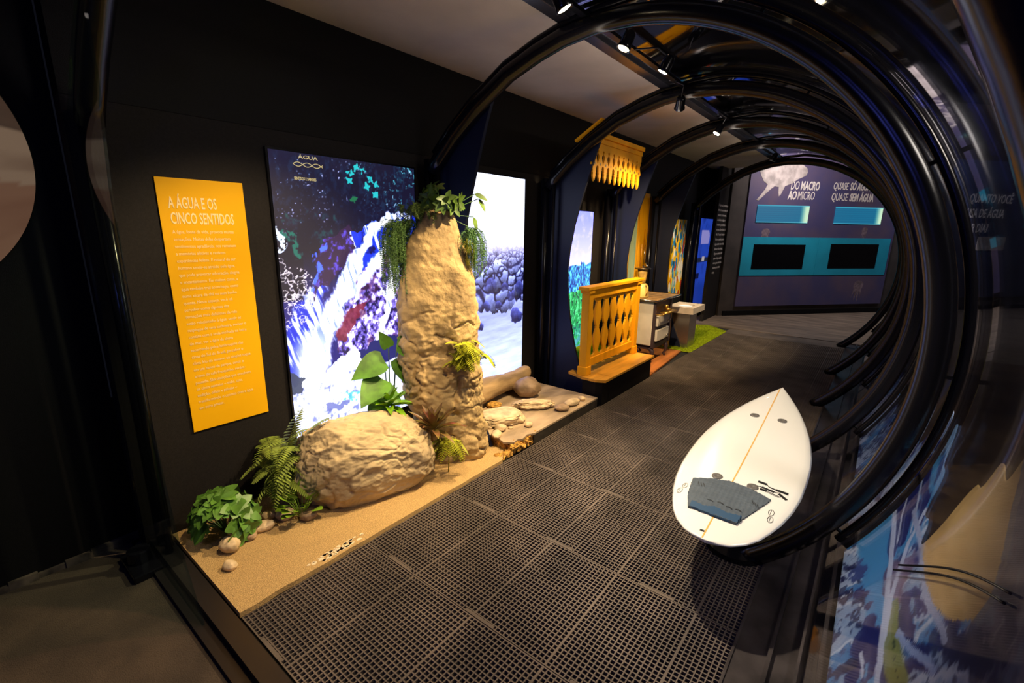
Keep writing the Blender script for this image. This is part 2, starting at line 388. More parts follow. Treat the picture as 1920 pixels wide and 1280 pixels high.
# acrylic shells between the hoops
def shell(y0, y1, label):
    n = 96; a0 = math.radians(-36); a1 = math.radians(98); V = []; F = []
    for R in (1.692, 1.697):
        for i in range(n+1):
            a = a0+(a1-a0)*i/n
            for y in (y0, y1): V.append((CX+R*math.cos(a), y, CZ+R*math.sin(a)))
    k = 2*(n+1); nv = len(V); V += V
    for i in range(n): F.append((2*i, 2*i+1, 2*i+3, 2*i+2)); F.append((k+2*i, k+2*i+2, k+2*i+3, k+2*i+1))
    ns_ = len(F)
    for i in range(n): F.append((nv+2*i, nv+2*i+2, nv+k+2*i+2, nv+k+2*i)); F.append((nv+2*i+1, nv+k+2*i+1, nv+k+2*i+3, nv+2*i+3))
    me = bpy.data.meshes.new('acrylic_shell'); me.from_pydata(V, [], F); me.update(); o = link('acrylic_shell', me, acrylic)
    me.polygons.foreach_set('use_smooth', [i < ns_ for i in range(len(F))])
    tag(o, label, 'window panel', 'curved acrylic shells of the tunnel')
sl = ['curved clear acrylic shell over the near right side, in front of the large wave print', 'curved clear acrylic shell beside the surfboard nose',
      'curved clear acrylic shell opposite the balcony', 'curved clear acrylic shell opposite the wood stove', 'curved clear acrylic shell opposite the stone basin']
for i in range(5): shell(RY[i]+.03, RY[i+1]-.03, sl[i])

# black fins with a concave edge behind each hoop
FIN = [(-2.866, 0), (-2.19, 0), (-2.24, .12), (-2.32, .3), (-2.40, .55), (-2.46, .8), (-2.50, 1.05), (-2.515, 1.3), (-2.50, 1.5), (-2.455, 1.75),
       (-2.40, 1.95), (-2.33, 2.18), (-2.25, 2.42), (-2.17, 2.62), (-2.30, 2.54), (-2.45, 2.43), (-2.60, 2.29), (-2.70, 2.19), (-2.866, 2.19)]
fin_m = mat('blue_black_fin_board', (.008, .012, .034), .5, spec=.3, bump=.1, bscale=200)
fl = ['black fin panel with curved edge behind the rock column', 'black fin panel with curved edge before the yellow balcony',
      'black fin panel with curved edge after the yellow balcony', 'black fin panel with curved edge beside the stone basin']
for y, l in zip(ROWS[:4], fl):
    o = MB().prism(FIN, 'y', y+.055, y+.08).build('partition_fin', fin_m); tag(o, l, 'partition', 'curved black fins of the display bays')
GF = [(-2.86, .02), (-2.06, .02), (-2.15, .2), (-2.23, .37), (-2.28, .6), (-2.32, .9), (-2.33, 1.15), (-2.31, 1.5), (-2.29, 1.83), (-2.2, 2.2), (-2.2, 2.5), (-2.5, 2.31), (-2.7, 2.15), (-2.86, 2.15)]
o = MB().prism(GF, 'y', .488, .498).build('glass_fin', pane_glass); tag(o, 'clear glass fin standing on the threshold before the leafy bush', 'glass panel')

# ------------------------------------------------------------------ wall sign
t = empty('wall_sign', (WX, .99, 1.25), 'tall yellow sign with white Portuguese text on the dark wall', 'sign')
MB().box((WX-.002, .79, .58), (WX+.012, 1.195, 1.93)).build('board', yellow_sign, t)
X_ = (0, 1, 0); Z_ = (0, 0, 1)
text('heading', 'A ÁGUA E OS\nCINCO SENTIDOS', .080, cream_txt, t, (WX+.0135, .832, 1.783), X_, Z_, .455, bold=.0012, lead=.96)
BODY = """A água, fonte da vida, provoca muitas
sensações. Muitas delas despertam
sentimentos agradáveis, nos remetem
a memórias afetivas e revivem
experiências felizes. É natural do ser
humano sentir-se atraído pela água,
que pode provocar admiração, alegria
e encantamento. Em muitos casos, a
água também traz aconchego, como
numa xícara de chá ou num banho
quente. Neste espaço, você irá
perceber como algumas das
sensações mais deliciosas da vida
estão relacionadas à água: sentir os
respingos de uma cachoeira, reviver o
contato com a areia molhada na beira
do mar, ver a água da chuva
escorrendo pelos lambrequins das
casas do Sul do Brasil, perceber o
clima frio do inverno ao simples toque
em um banco de parque, sentir o
aroma de café fresquinho, recém-
passado. São situações que envolvem
os cinco sentidos – visão, tato,
audição, olfato e paladar –
transformando o contato com a água
em puro prazer."""
text('body_text', BODY, .0245, cream_txt, t, (WX+.0135, .832, 1.658), X_, Z_, .78, lead=1.50, extrude=.0004)

# ------------------------------------------------------------------ backlit pictures
def wallplace(y0, z0, x=WX+.022): return lambda u, v: np.stack([np.full(u.shape, x), y0+u, z0+v], -1)
def frame_box(parent, y0, z0, y1, z1, d=.02, m=metal_black):
    MB().box((WX-.002, y0-.012, z0-.012), (WX+d, y1+.012, z1+.012)).build('frame', m, parent)
def waterfall(u, v):
    Y = 1.35+u; Z = .30+v
    n1 = fbm(Y*9, Z*9, 5, 1); n2 = fbm(Y*38, Z*30, 4, 11); n3 = fbm(Y*80, Z*80, 3, 21); wv = (n1-.5)
    y = Y+(fbm(Y*12, Z*12, 4, 3)-.5)*.10; z = Z+(fbm(Y*12, Z*12, 4, 5)-.5)*.10
    c = np.zeros(u.shape+(3,))+np.array([22, 20, 52.])
    c = mixc(c, (Z-1.9)*2.5*(1.75-Y), (60, 52, 92)); c = mixc(c, (n1-.55)*4, (34, 30, 62))
    # foliage glints
    right = np.clip((Y-1.75)*1.6, 0.15, 1)*np.clip((Z-1.72)*5, 0, 1)
    c = mixc(c, np.clip((n3-.60)*9, 0, 1)*right*np.clip((n1-.35)*5, 0, 1), (90, 190, 200)); c = mixc(c, np.clip((n2-.58)*5, 0, 1)*right*.6, (20, 95, 95))
    c = mixc(c, np.clip((n3-.72)*9, 0, 1)*(Z > 1.55)*np.clip((n1-.48)*8, 0, 1), (170, 172, 215))
    c = mixc(c, np.clip((n2-.52)*3, 0, .5)*(Z > 1.6), (34, 52, 84))
    c = mixc(c, np.clip((n2-.6)*5, 0, 1)*((Z > 1.5) & (Z < 1.8) & (Y < 1.75)), (25, 80, 85))
    st = fbm(Y*45+Z*14, Z*5, 4, 31)                                         # slanted water streaks
    low = np.clip((1.55-z-.45*(Y-1.35)*0)*3, 0, 1)*np.clip((1.62-Z-.0)*5, 0, 1)
    c = mixc(c, low*((Y > 1.5) | (Z < 1.25))*1.0, (42, 40, 120))
    # streaky side water, left
    lm = stroke(y, z, [(1.60, 1.30, .10), (1.50, 1.18, .22), (1.42, 1.0, .26), (1.38, .85, .22), (1.36, .74, .16)])
    c = mixc(c, np.clip(lm*3, 0, 1), (44, 62, 190)); c = mixc(c, np.clip(lm*3, 0, 1)*np.clip((st-.46)*9, 0, 1), (225, 232, 255))
    # brown purple cliff
    pu = poly_mask(y, z, [(1.64, 1.6), (1.84, 1.7), (1.91, 1.65), (1.87, 1.51), (1.65, 1.34), (1.55, 1.22), (1.58, 1.45)])
    c = mixc(c, pu*.9, (62, 34, 78)); c = mixc(c, pu*np.clip((n2-.55)*6, 0, 1), (100, 80, 190))
    lf = stroke(y, z, [(1.66, 1.57, .03), (1.61, 1.52, .05), (1.60, 1.42, .05), (1.56, 1.30, .05)]); c = mixc(c, np.clip(lf*4, 0, 1)*np.clip((n2-.38)*7, 0, 1), (90, 120, 245))
    # right wet rock, high contrast
    rr = poly_mask(y, z, [(1.93, 1.50), (2.45, 1.62), (2.45, .80), (1.99, .76), (1.70, .83), (1.70, 1.01), (1.84, 1.29)])
    c = mixc(c, rr*1., (120, 104, 190)); c = mixc(c, rr*np.clip((n2-.5)*8, 0, 1), (226, 222, 250)); c = mixc(c, rr*np.clip((.44-n2)*9, 0, 1), (36, 28, 84))
    c = mixc(c, rr*np.clip((n1-.55)*7, 0, 1)*.6, (96, 40, 70))
    rs = poly_mask(y, z, [(1.72, 1.12), (1.95, 1.18), (1.85, 1.07), (1.76, .95), (1.70, .95)]); c = mixc(c, rs*.85, (128, 44, 72))
    bl = poly_mask(y, z, [(2.45, 1.80), (2.05, 1.75), (1.86, 1.66), (1.86, 1.43), (2.0, 1.44), (2.15, 1.55), (2.45, 1.58)])
    c = mixc(c, bl*1., (34, 66, 205)); c = mixc(c, bl*np.clip((st-.55)*9, 0, 1), (235, 240, 255)); c = mixc(c, bl*np.clip((.36-n1)*9, 0, 1), (16, 20, 90))
    for P in ([(2.32, 1.79, .03), (2.14, 1.765, .05), (2.02, 1.70, .06), (1.95, 1.60, .08), (1.90, 1.52, .10), (1.85, 1.42, .12), (1.79, 1.31, .13), (1.71, 1.2, .14), (1.63, 1.06, .17), (1.56, .9, .18), (1.51, .75, .2), (1.47, .6, .17), (1.46, .47, .2)],
              [(2.12, 1.60, .05), (2.04, 1.46, .08), (1.92, 1.34, .08), (1.86, 1.22, .05)], [(2.20, 1.5, .04), (2.17, 1.3, .09), (2.10, 1.1, .07), (2.02, .9, .07)]):
        k = stroke(y, z, P); c = mixc(c, np.clip(k*4+.9, 0, 1)*np.clip((st-.40)*5, 0, 1), (190, 205, 255)); c = mixc(c, np.clip(k*3.2, 0, 1), (250, 251, 255)); c = mixc(c, np.clip(k*3, 0, 1)*np.clip((st-.60)*9, 0, .7), (96, 120, 225))
    c = mixc(c, np.clip(stroke(Y, Z, [(1.50, .9, .30), (1.48, .62, .30)])*1.2, 0, .8), (240, 244, 255))
    # dry white roots at the left
    ro = poly_mask(y, z, [(1.34, 1.50), (1.47, 1.46), (1.56, 1.36), (1.58, 1.26), (1.50, 1.12), (1.34, 1.06)])
    ridge = np.abs(fbm(Y*22, Z*22, 3, 41)-.5)+0; ridge2 = np.abs(fbm(Y*17+9, Z*26, 3, 47)-.5)
    c = mixc(c, ro*np.clip(1-ridge*22, 0, 1), (238, 226, 232)); c = mixc(c, ro*np.clip(1-ridge2*26, 0, 1), (250, 240, 240))
    fw = stroke(y, z, [(1.35, 1.67, .07), (1.40, 1.62, .07), (1.36, 1.55, .04)]); c = mixc(c, np.clip(fw*4, 0, 1)*(n3 > .47), (225, 235, 250))
    fg = stroke(y, z, [(1.40, 1.66, .03), (1.46, 1.62, .05), (1.49, 1.50, .02)]); c = mixc(c, np.clip(fg*5, 0, 1)*np.clip((n2-.42)*8, 0, 1), (20, 110, 100))
    # pale rocks at the foot
    base = poly_mask(y, z, [(1.3, .64), (1.42, .70), (1.5, .62), (1.58, .74), (1.72, .80), (1.88, .84), (1.98, .74), (2.5, .72), (2.5, .2), (1.3, .2)])
    c = mixc(c, base*1., (216, 220, 252)); c = mixc(c, base*np.clip((n2-.57)*6, 0, 1), (140, 146, 205)); c = mixc(c, base*np.clip((n1-.5)*6, 0, 1)*.8, (252, 252, 255))
    sl_ = poly_mask(y, z, [(1.80, .80), (1.95, .89), (2.4, .88), (2.4, .76), (1.98, .72), (1.89, .76)]); c = mixc(c, sl_*1., (52, 54, 112))
    pk = poly_mask(y, z, [(1.62, .72), (1.80, .86), (1.95, .72), (1.75, .70)]); c = mixc(c, pk*1., (246, 246, 255))
    c = mixc(c, poly_mask(y, z, [(1.34, .78), (1.45, .75), (1.41, .65), (1.34, .65)])*.9, (66, 76, 100))
    c = mixc(c, np.clip(stroke(y, z, [(1.72, .55, .06), (1.82, .50, .08)])*4, 0, .7)*(n2 > .48), (90, 190, 190))
    c = mixc(c, np.clip(stroke(y, z, [(1.60, .48, .06), (1.72, .50, .03)])*4, 0, .8), (110, 116, 170))
    # teal leaves
    for q in [(1.88, 2.05, .05), (1.92, 2.09, .05), (1.87, 2.00, .045), (1.97, 2.07, .03), (2.03, 2.02, .05), (2.07, 1.99, .05), (2.00, 1.97, .05), (2.06, 1.92, .05), (1.89, 1.88, .05)]:
        a = math.sin(q[0]*40)*1.2; dx, dy = math.cos(a)*.026, math.sin(a)*.026
        k = np.maximum(stroke(y*.25+Y*.75-.0, z*.25+Z*.75, [(q[0]-dx, q[1]-dy, q[2]*.3), (q[0], q[1], q[2]*.75), (q[0]+dx, q[1]+dy, q[2]*.2)]), stroke(Y, Z, [(q[0]+dy, q[1]-dx*.8, q[2]*.2), (q[0], q[1], q[2]*.6), (q[0]-dy, q[1]+dx*.8, q[2]*.15)]))*np.clip((n2-.3)*5, 0, 1)
        c = mixc(c, np.clip(k*6, 0, 1), (48, 170, 176) if q[1] > 1.9 else (40, 110, 80))
    return c
lb_m = attr_mat('backlit_print', 2.1, gam=1.3); lb_m2 = attr_mat('bright_backlit_print', 2.1, gam=1.3); pr_m = attr_mat('printed_panel', 0, .5)
t = empty('light_box', (WX, 1.88, .3), 'large glowing picture of a waterfall beside the yellow sign', 'light box')
frame_box(t, 1.35, .30, 2.415, 2.13)
picture('picture', wallplace(1.35, .30), 1.065, 1.83, 300, 500, waterfall, lb_m, t)
gold = mat('pale_gold_lettering', (.5, .42, .2), .5, emit=(.75, .62, .28), es=.7)
text('caption', 'ÁGUA', .030, gold, t, (WX+.025, 1.525, 2.098), X_, Z_, 1.5)
text('caption', 'SENTIDOS E SABORES', .024, gold, t, (WX+.025, 1.49, 1.975), X_, Z_, .6)
b = MB()
for ph in (0, PI):
    b.tube([(WX+.026, 1.49+.19*i/24, 2.065+.012*math.sin(i/24*3.2*PI+ph)) for i in range(25)], .002, 5)
b.build('wave_emblem', gold, t)

def river(u, v):
    Y = 3.0+u; Z = .27+v; r = np.random.default_rng(5)
    n1 = fbm(Y*10, Z*10, 4, 61); n2 = fbm(Y*45, Z*45, 4, 62)
    c = np.zeros(u.shape+(3,))+np.array([232, 236, 255.])
    pts = []
    zz = 1.62
    while zz > .96:                                             # stones grow towards the viewer
        s = .016+(1.62-zz)*.13; yy = 2.9+r.random()*s
        while yy < 3.95: pts.append((yy+r.normal()*s*.5, zz+r.normal()*s*.45, s*r.choice([.35, .6, .9, 1.3, 1.9]))); yy += s*r.uniform(.8, 2.1)
        zz -= s*1.15
    yw = Y+(n1-.5)*.08+(n2-.5)*.02; zw = Z+(fbm(Y*10, Z*10, 4, 66)-.5)*.09
    d1, d2, ix = worley(yw, zw, pts, 1, 1.25); rnd = r.random(len(pts)+1)
    P = np.array(pts); top = np.clip((zw-P[ix, 1])/P[ix, 2]*.7+.45, 0, 1)
    sh = (125+rnd[ix]*80)*(0.30+1.15*top)+(n2-.3)*60; zedge = .95+(fbm(Y*7, Y*0+3, 4, 68)-.5)*.22
    st = np.stack([sh*.86, sh*.92, sh*1.22+12], -1); st = mixc(st, np.clip((.30-(d2-d1))*5, 0, 1)*.9, (26, 24, 66))
    m = np.clip((1.58-Z)*9, 0, 1)*(zw > zedge); c = c*(1-m[..., None])+st*m[..., None]
    c = mixc(c, np.clip((Z-1.28)*2.6, 0, .85)*np.clip(n2+.35, 0, 1)*(Z < 1.6), (214, 206, 240))
    wt = zw < zedge
    w = 150+40*fbm(Y*6, Z*40, 4, 71)+40*(Z < .9)*np.clip((.9-Z)*2, 0, 1); W3 = np.stack([w*.93, w*.98, w*1.25+12], -1)
    c = np.where(wt[..., None], W3, c)
    for (a, b_, s, k) in ((3.24, .99, .07, .9), (3.42, 1.0, .055, 1), (3.70, .86, .105, 1), (3.60, 1.06, .07, .8), (3.74, 1.12, .08, .8), (3.14, .82, .05, 1), (3.30, 1.18, .09, .7), (3.50, 1.16, .06, .7)):
        d = np.hypot((yw-a), (zw-b_)*1.25)/s; kk = np.clip((1-d)*8, 0, 1)*k
        g = 40+np.clip((zw-b_)/s+.3, 0, 1)*90+n2*40; G = np.stack([g*.7, g*.75, g*1.2+20], -1); c = c*(1-kk[..., None])+G*kk[..., None]
    return c
t = empty('light_box', (WX, 3.4, .27), 'glowing picture of a stony river under white skies', 'light box')
frame_box(t, 3.0, .27, 3.80, 2.175)
picture('picture', wallplace(3.0, .27), .80, 1.905, 200, 440, river, lb_m2, t)

def field(u, v):
    Y = 4.55+u; Z = .22+v; n1 = fbm(Y*14, Z*14, 4, 81); n2 = fbm(Y*60, Z*30, 4, 82)
    c = np.zeros(u.shape+(3,))+np.array([150, 156, 250.]); c = mixc(c, np.clip((1.75-Z)*1.6, 0, .8), (214, 210, 252)); c = mixc(c, (n1-.5)*1.5, (220, 205, 245))
    tr = Z < 1.22+.06*(n1-.4)*3
    c = np.where(tr[..., None], np.array([40, 120, 190.]), c); c = mixc(c, tr*np.clip((n2-.5)*7, 0, 1), (110, 205, 225)); c = mixc(c, tr*np.clip((.45-n2)*7, 0, 1), (12, 50, 130))
    co = Z < .93+.05*(n1-.5)
    st = np.abs(fbm(Y*26+Z*5, Z*9, 4, 91)-.5); c = np.where(co[..., None], np.array([22, 150, 90.]), c)
    c = mixc(c, co*np.clip(1-st*14, 0, 1), (130, 235, 170)); c = mixc(c, co*np.clip((n2-.58)*8, 0, 1), (6, 70, 70)); c = mixc(c, co*np.clip((.55-Z)*3, 0, .8)*(n1 > .45), (90, 150, 180))
    return c
t = empty('light_box', (WX, 4.88, .27), 'narrow glowing picture of a green corn field behind the balcony', 'light box')
frame_box(t, 4.55, .28, 5.20, 1.92)
picture('picture', wallplace(4.55, .28), .65, 1.64, 160, 330, field, lb_m, t)

# ------------------------------------------------------------------ rock bay floor
b = MB(); n = 46
edge = [(-2.0+.008*noise.noise(Vector((i*.35, 0, 0)))-(.10*max(0, i-43)/3), .615+1.97*i/n) for i in range(n+1)]
poly = edge+[(-2.865, 2.545), (-2.865, .615)]
o = b.prism(poly, 'z', 0.002, .028).build('sand_board', sand); tag(o, 'sand-coated board under the boulder and the leafy plants', 'platform')
b = MB()
rd = random.Random(4)
dk = [(-2.02, 2.62), (-2.035, 2.68), (-2.01, 2.72), (-2.03, 2.80), (-2.0, 2.86), (-2.0, 3.93), (-2.865, 3.93), (-2.865, 2.60), (-2.30, 2.60), (-2.16, 2.60), (-2.09, 2.57)]
t = empty('board_deck', (-2.4, 3.2, 0), 'raised board deck with flat stones and a broken near corner', 'platform')
b.prism(dk, 'z', .085, .10).build('deck_top', deckm, t)
MB().box((-2.015, 2.86, .002), (-2.002, 3.93, .085)).build('fascia', fascia, t)
MB().prism([(-2.10, 2.60), (-2.06, 2.64), (-2.05, 2.72), (-2.03, 2.80), (-2.02, 2.86), (-2.3, 2.86), (-2.86, 2.86), (-2.86, 2.62), (-2.3, 2.62)], 'z', .002, .085).build('deck_core', rawchip, t)
b = MB(); r_ = random.Random(8)
for i in range(230):
    y = r_.uniform(2.47, 2.90); x = -2.02-r_.random()*.05-(.12*(2.62-y) if y < 2.62 else 0); s = r_.uniform(.008, .03); z = r_.uniform(.004, .078 if y > 2.6 else .02)
    M = Matrix.Translation((x, y, z)) @ Quaternion((r_.random(), r_.random(), r_.random(), r_.random()+.1)).normalized().to_matrix().to_4x4()
    b.box((-s, -s*.7, -s*.3), (s, s*.7, s*.3), 0, M)
b.build('broken_edge', rawchip, t)['kind'] = 'stuff'

r_ = random.Random(19); b = MB()
for i in range(60):
    y = r_.gauss(1.13, .07); x = -2.035+r_.uniform(-.03, .015)-.0*y; q = r_.uniform(.004, .012); b.prism([(x+q*math.cos(k)*r_.uniform(.6, 1.2), y+q*1.6*math.sin(k)*r_.uniform(.6, 1.2)) for k in (0, 1, 2, 3, 4, 5)], 'z', .0275, .0292)
o = b.build('worn_white_patch', mat('bare_white_primer', (.68, .56, .38), .9), bpy.data.objects['sand_board']); o['kind'] = 'stuff'
# ------------------------------------------------------------------ rocks
def rock(name, c, axis, half, h, seed, sub, amp, m, label, cat='rock', group=None, folds=None, power=1.0, flat=.0, sc=2.2, crease=.0):
    """lumpy rock; axis = horizontal long direction, half = (long, short), h = height; base at c.z"""
    bm = bmesh.new(); bmesh.ops.create_icosphere(bm, subdivisions=sub, radius=1)
    U = Vector((axis[0], axis[1], 0)).normalized(); Wd = Vector((-U.y, U.x, 0)); off = Vector((seed*7.3, seed*3.1, seed*1.7))
    for v in bm.verts:
        p = v.co.copy(); q = Vector([math.copysign(abs(k)**power, k) for k in p])
        big = noise.fractal(p*sc*.6+off, 1.0, 2.0, 4)*amp; rid = (1-abs(noise.noise(p*sc*1.7+off)))**3*amp*.35 - abs(noise.fractal(p*sc*4+off, .9, 2, 4))*amp*.3
        cr = noise.noise(p*sc*1.25+off*1.3+Vector((noise.noise(p*2.2), noise.noise(p*2.2+off), 0))*.5); s = 1+big+rid-(max(0, 1-abs(cr)*8)**1.6)*crease
        z = q.z*s; z = max(z, -.78+.05*noise.noise(p*5+off)) if flat else z
        v.co = Vector(c) + U*q.x*half[0]*s + Wd*q.y*half[1]*s + Vector((0, 0, (z+(.78 if flat else 1))*h/(1.78 if flat else 2)))
    me = bpy.data.meshes.new(name); bm.to_mesh(me); bm.free()
    o = link(name, me, m, None, True); tag(o, label, cat, group); return o
rock('boulder', (-2.45, 1.60, .026), (.42, .91), (.44, .27), .52, 3, 7, .14, rock2, 'big round cream boulder lying on the sand in front of the rock column', 'boulder', power=.92, flat=1, sc=1.5, crease=.03)

def column():
    U = Vector((.65, .76, 0)).normalized(); N = Vector((-.76, .65, 0)).normalized(); C = Vector((-2.43, 2.24, 0))
    prof = [(0.02, -.17, .34), (.1, -.17, .345), (.22, -.18, .34), (.35, -.20, .325), (.48, -.235, .31), (.62, -.26, .295), (.76, -.28, .285), (.9, -.295, .29), (1.05, -.295, .295), (1.2, -.27, .28), (1.35, -.25, .26), (1.44, -.235, .24), (1.55, -.20, .205), (1.66, -.155, .17), (1.75, -.11, .13), (1.80, -.075, .10), (1.825, -.03, .06)]
    zs = np.array([p[0] for p in prof]); l = np.array([p[1] for p in prof]); r = np.array([p[2] for p in prof])
    nz, na = 230, 200; V = []; F = []
    for i in range(nz+1):
        z = .02+(1.825-.02)*i/nz; a, b_ = float(np.interp(z, zs, l)), float(np.interp(z, zs, r)); cu = (a+b_)/2; hw = (b_-a)/2; hd = min(.17, hw*.62)
        for k in range(na):
            t = 2*PI*k/na; ct, st = math.cos(t), math.sin(t); ex = .8
            p = C + U*(cu+hw*math.copysign(abs(ct)**ex, ct)) + N*(hd*math.copysign(abs(st)**ex, st))
            d = (U*ct+N*st); q = Vector((p.x*1.0, p.y*1.0, z))
            lo = max(0, min(1, (1.25-z)/.35))
            big = noise.fractal(q*4+Vector((3, 1, 7)), 1, 2, 4)*.024 + noise.fractal(q*11+Vector((8, 1, 7)), .9, 2, 4)*.020*lo
            # horizontal folds and hollows in the lower two thirds
            wp = noise.noise_vector(q*9)*.07 + noise.noise_vector(q*24)*.02; qf = Vector(((q.x+wp.x)*4.5, (q.y+wp.y)*4.5, (z+wp.z)*5.5)); w = noise.noise(qf+Vector((5, 5, 5))); w2 = noise.noise(qf*1.7+Vector((1, 9, 2)))
            fold = -(max(0, 1-abs(w)*6)**1.5)*.036*lo*max(0, min(1, noise.noise(q*3.1)*3+.9)) - (max(0, 1-abs(w2)*7)**1.5)*.018*lo*max(0, min(1, noise.noise(q*4+Vector((9, 1, 1)))*3+.4))
            sm = noise.fractal(q*22, .8, 2, 3)*.004 + max(0, noise.noise(qf*.9+Vector((7, 3, 8))))*.035*lo
            # vertical runnels low on the right side
            run = -abs(math.sin(t*26+noise.noise(q*6)*2))*.010*max(0, 1-abs(z-.58)/.22)*(1 if ct > .2 else 0)
            p = p + d*(big+fold+sm+run); p.z = z + .012*noise.noise(q*9)*(1 if i else 0)
            V.append(p)
    for i in range(nz):
        for k in range(na): F.append((i*na+k, i*na+(k+1) % na, (i+1)*na+(k+1) % na, (i+1)*na+k))
    F.append(tuple(range(na-1, -1, -1))); F.append(tuple(nz*na+k for k in range(na)))
    b = MB(); b.add(V, F); o = b.build('rock_column', rock_m, None, True); tag(o, 'tall artificial rock column with plants growing on its top', 'rock')
column()

def stone(x, y, z, rx, ry, h, rot, seed, m, label, group='rounded pebbles by the boulder', lift=0, sub=4, amp=.12, name='pebble', cat='stone'):
    rock(name, (x, y, z), (math.cos(rot), math.sin(rot)), (rx, ry), h, seed, sub, amp, m, label, cat, group)
G1 = 'round pebbles beside the leafy bush'; zb = .022
stone(-2.47, .76, zb, .052, .042, .085, .6, 5, peb_m, 'heart-shaped pale stone in front of the leafy bush', G1)
stone(-2.33, .705, zb, .036, .028, .05, .3, 6, peb_m, 'small ridged pale stone nearest the glass fin', G1)
stone(-2.52, .955, zb, .060, .038, .055, 1.1, 7, peb_m, 'long cream pebble leaning on the right side of the leafy bush', G1)
stone(-2.60, 1.02, zb, .038, .03, .055, .9, 9, peb_m, 'cream pebble half hidden behind the leafy bush', G1)
stone(-2.50, .87, zb, .038, .035, .05, .4, 10, peb2, 'brown pebble in the shade under the leafy bush', G1)
stone(-2.53, 1.085, zb, .052, .045, .065, .8, 8, peb_m, 'round banded stone between the bush and the ferns', G1)
stone(-2.42, 1.165, zb, .048, .036, .055, 1.0, 12, peb2, 'brown stone under the small round-leaved plant', G1)
stone(-2.69, 1.10, zb, .026, .02, .03, .5, 13, peb_m, 'tiny pebble near the wall behind the banded stone', G1)
G2 = 'stones on the board deck'; zd = .098
stone(-2.55, 3.50, zd, .135, .115, .20, .7, 21, peb2, 'large round brown stone in front of the driftwood log', G2, name='cobble')
rock('slab_stone', (-2.32, 3.30, zd), (.72, .70), (.18, .07), .085, 22, 5, .28, peb_m, 'long craggy yellow stone lying before the round brown stone', 'stone', G2, sc=3)
rock('slab_stone', (-2.36, 2.86, zd), (.5, .8), (.19, .13), .09, 23, 5, .16, peb_m, 'broad flat-topped stone next to the rock column', 'stone', G2, power=.6, sc=2.5)
stone(-2.09, 3.42, zd, .07, .05, .06, .9, 24, peb2, 'greyish flat egg-shaped stone on the deck edge', G2, name='cobble')
stone(-2.09, 3.60, zd, .09, .05, .06, 1.4, 25, peb_m, 'long tan stone behind the egg-shaped stone', G2, name='cobble')
stone(-2.08, 3.76, zd, .035, .035, .045, 1.4, 26, peb_m, 'small tan stone at the far tip of the deck', G2)
stone(-2.11, 2.93, zd, .034, .03, .045, 1.0, 27, peb_m, 'single round ochre pebble near the broken deck edge', G2)
stone(-2.24, 2.72, zd, .05, .04, .055, .6, 28, peb_m, 'pale round pebble near the foot of the column', G2)
stone(-2.20, 2.62, zd, .065, .04, .04, 2.2, 29, peb_m, 'smooth wedge-shaped tan pebble beside the black gap', G2)
stone(-2.34, 2.70, zd, .035, .03, .03, .6, 30, peb_m, 'small tan pebble behind the wedge-shaped pebble', G2)
stone(-2.20, 2.80, zd, .02, .016, .02, .6, 31, peb_m, 'very small pebble right of the pale round pebble', G2)
stone(-2.23, 2.95, zd, .022, .014, .02, .6, 33, peb_m, 'flat chip of stone between the slab and the ochre pebble', G2)
stone(-2.62, 3.08, zd, .07, .05, .05, .8, 32, rawchip, 'ochre block half under the driftwood log', G2, amp=.2, name='stone_block')
P = [(-2.72, 2.72, .22), (-2.73, 2.95, .23), (-2.74, 3.15, .245), (-2.74, 3.35, .235), (-2.74, 3.55, .225), (-2.76, 3.72, .245), (-2.77, 3.80, .27)]
b = MB(); b.tube(P, [.10, .115, .105, .095, .085, .08, .055], 20)
o = b.build('driftwood_log', logm, None, True); sm_ = o.modifiers.new('s', 'SUBSURF'); sm_.levels = 2; sm_.render_levels = 2
tx = bpy.data.textures.new('logn', 'CLOUDS'); tx.noise_scale = .09; dm = o.modifiers.new('d', 'DISPLACE'); dm.texture = tx; dm.strength = .03; dm.mid_level = .5
tag(o, 'thick tan driftwood log lying along the wall under the river picture', 'log')

# ------------------------------------------------------------------ plants
def leaf(b, base, d, up, L, w, droop=.3, fold=.15, n=6, tip=.9, mi=0, heart=0):
    """one curved leaf blade from base along d"""
    d = Vector(d).normalized(); up = Vector(up); s = d.cross(up); s = s.normalized() if s.length > 1e-4 else d.orthogonal().normalized(); u = s.cross(d).normalized()
    V = []; p = Vector(base); dd = d.copy()
    for i in range(n+1):
        t = i/n; hw = w*.5*(math.sin(PI*min(1, t**tip*1.0))**.75 if not heart else (math.sin(PI*(.12+.88*t)**.62)) ) + (.0008 if i else .0005)
        V += [p - s*hw + u*hw*fold*2, p, p + s*hw + u*hw*fold*2]
        dd = (dd - Vector((0, 0, 1))*droop/n).normalized(); u = s.cross(dd).normalized(); p = p + dd*(L/n)
    F = []
    for i in range(n):
        a = 3*i; F += [(a, a+1, a+4, a+3), (a+1, a+2, a+5, a+4)]
    b.add(V, F, mi)
def frond(b, base, d, L, r, pin=.05, droop=.9, n=16, w=.011, mi=0):
    d = Vector(d).normalized(); p = Vector(base); pts = [p.copy()]; dirs = [d.copy()]
    for i in range(n):
        d = (d - Vector((0, 0, 1))*droop/n).normalized(); p = p + d*(L/n); pts.append(p.copy()); dirs.append(d.copy())
    b.tube(pts, [.0022*(1-.7*i/n) for i in range(n+1)], 4, mi)
    for i in range(2, n+1):
        s = dirs[i].cross(Vector((0, 0, 1))); s = s.normalized() if s.length > .05 else Vector((1, 0, 0)); t = i/n
        l = pin*math.sin(PI*min(1, .15+t*.85))**.7+.006
        for sg in (-1, 1):
            leaf(b, pts[i], s*sg + dirs[i]*.45, Vector((0, 0, 1)), l*r.uniform(.85, 1.1), w, .25, .1, 3, mi=mi)
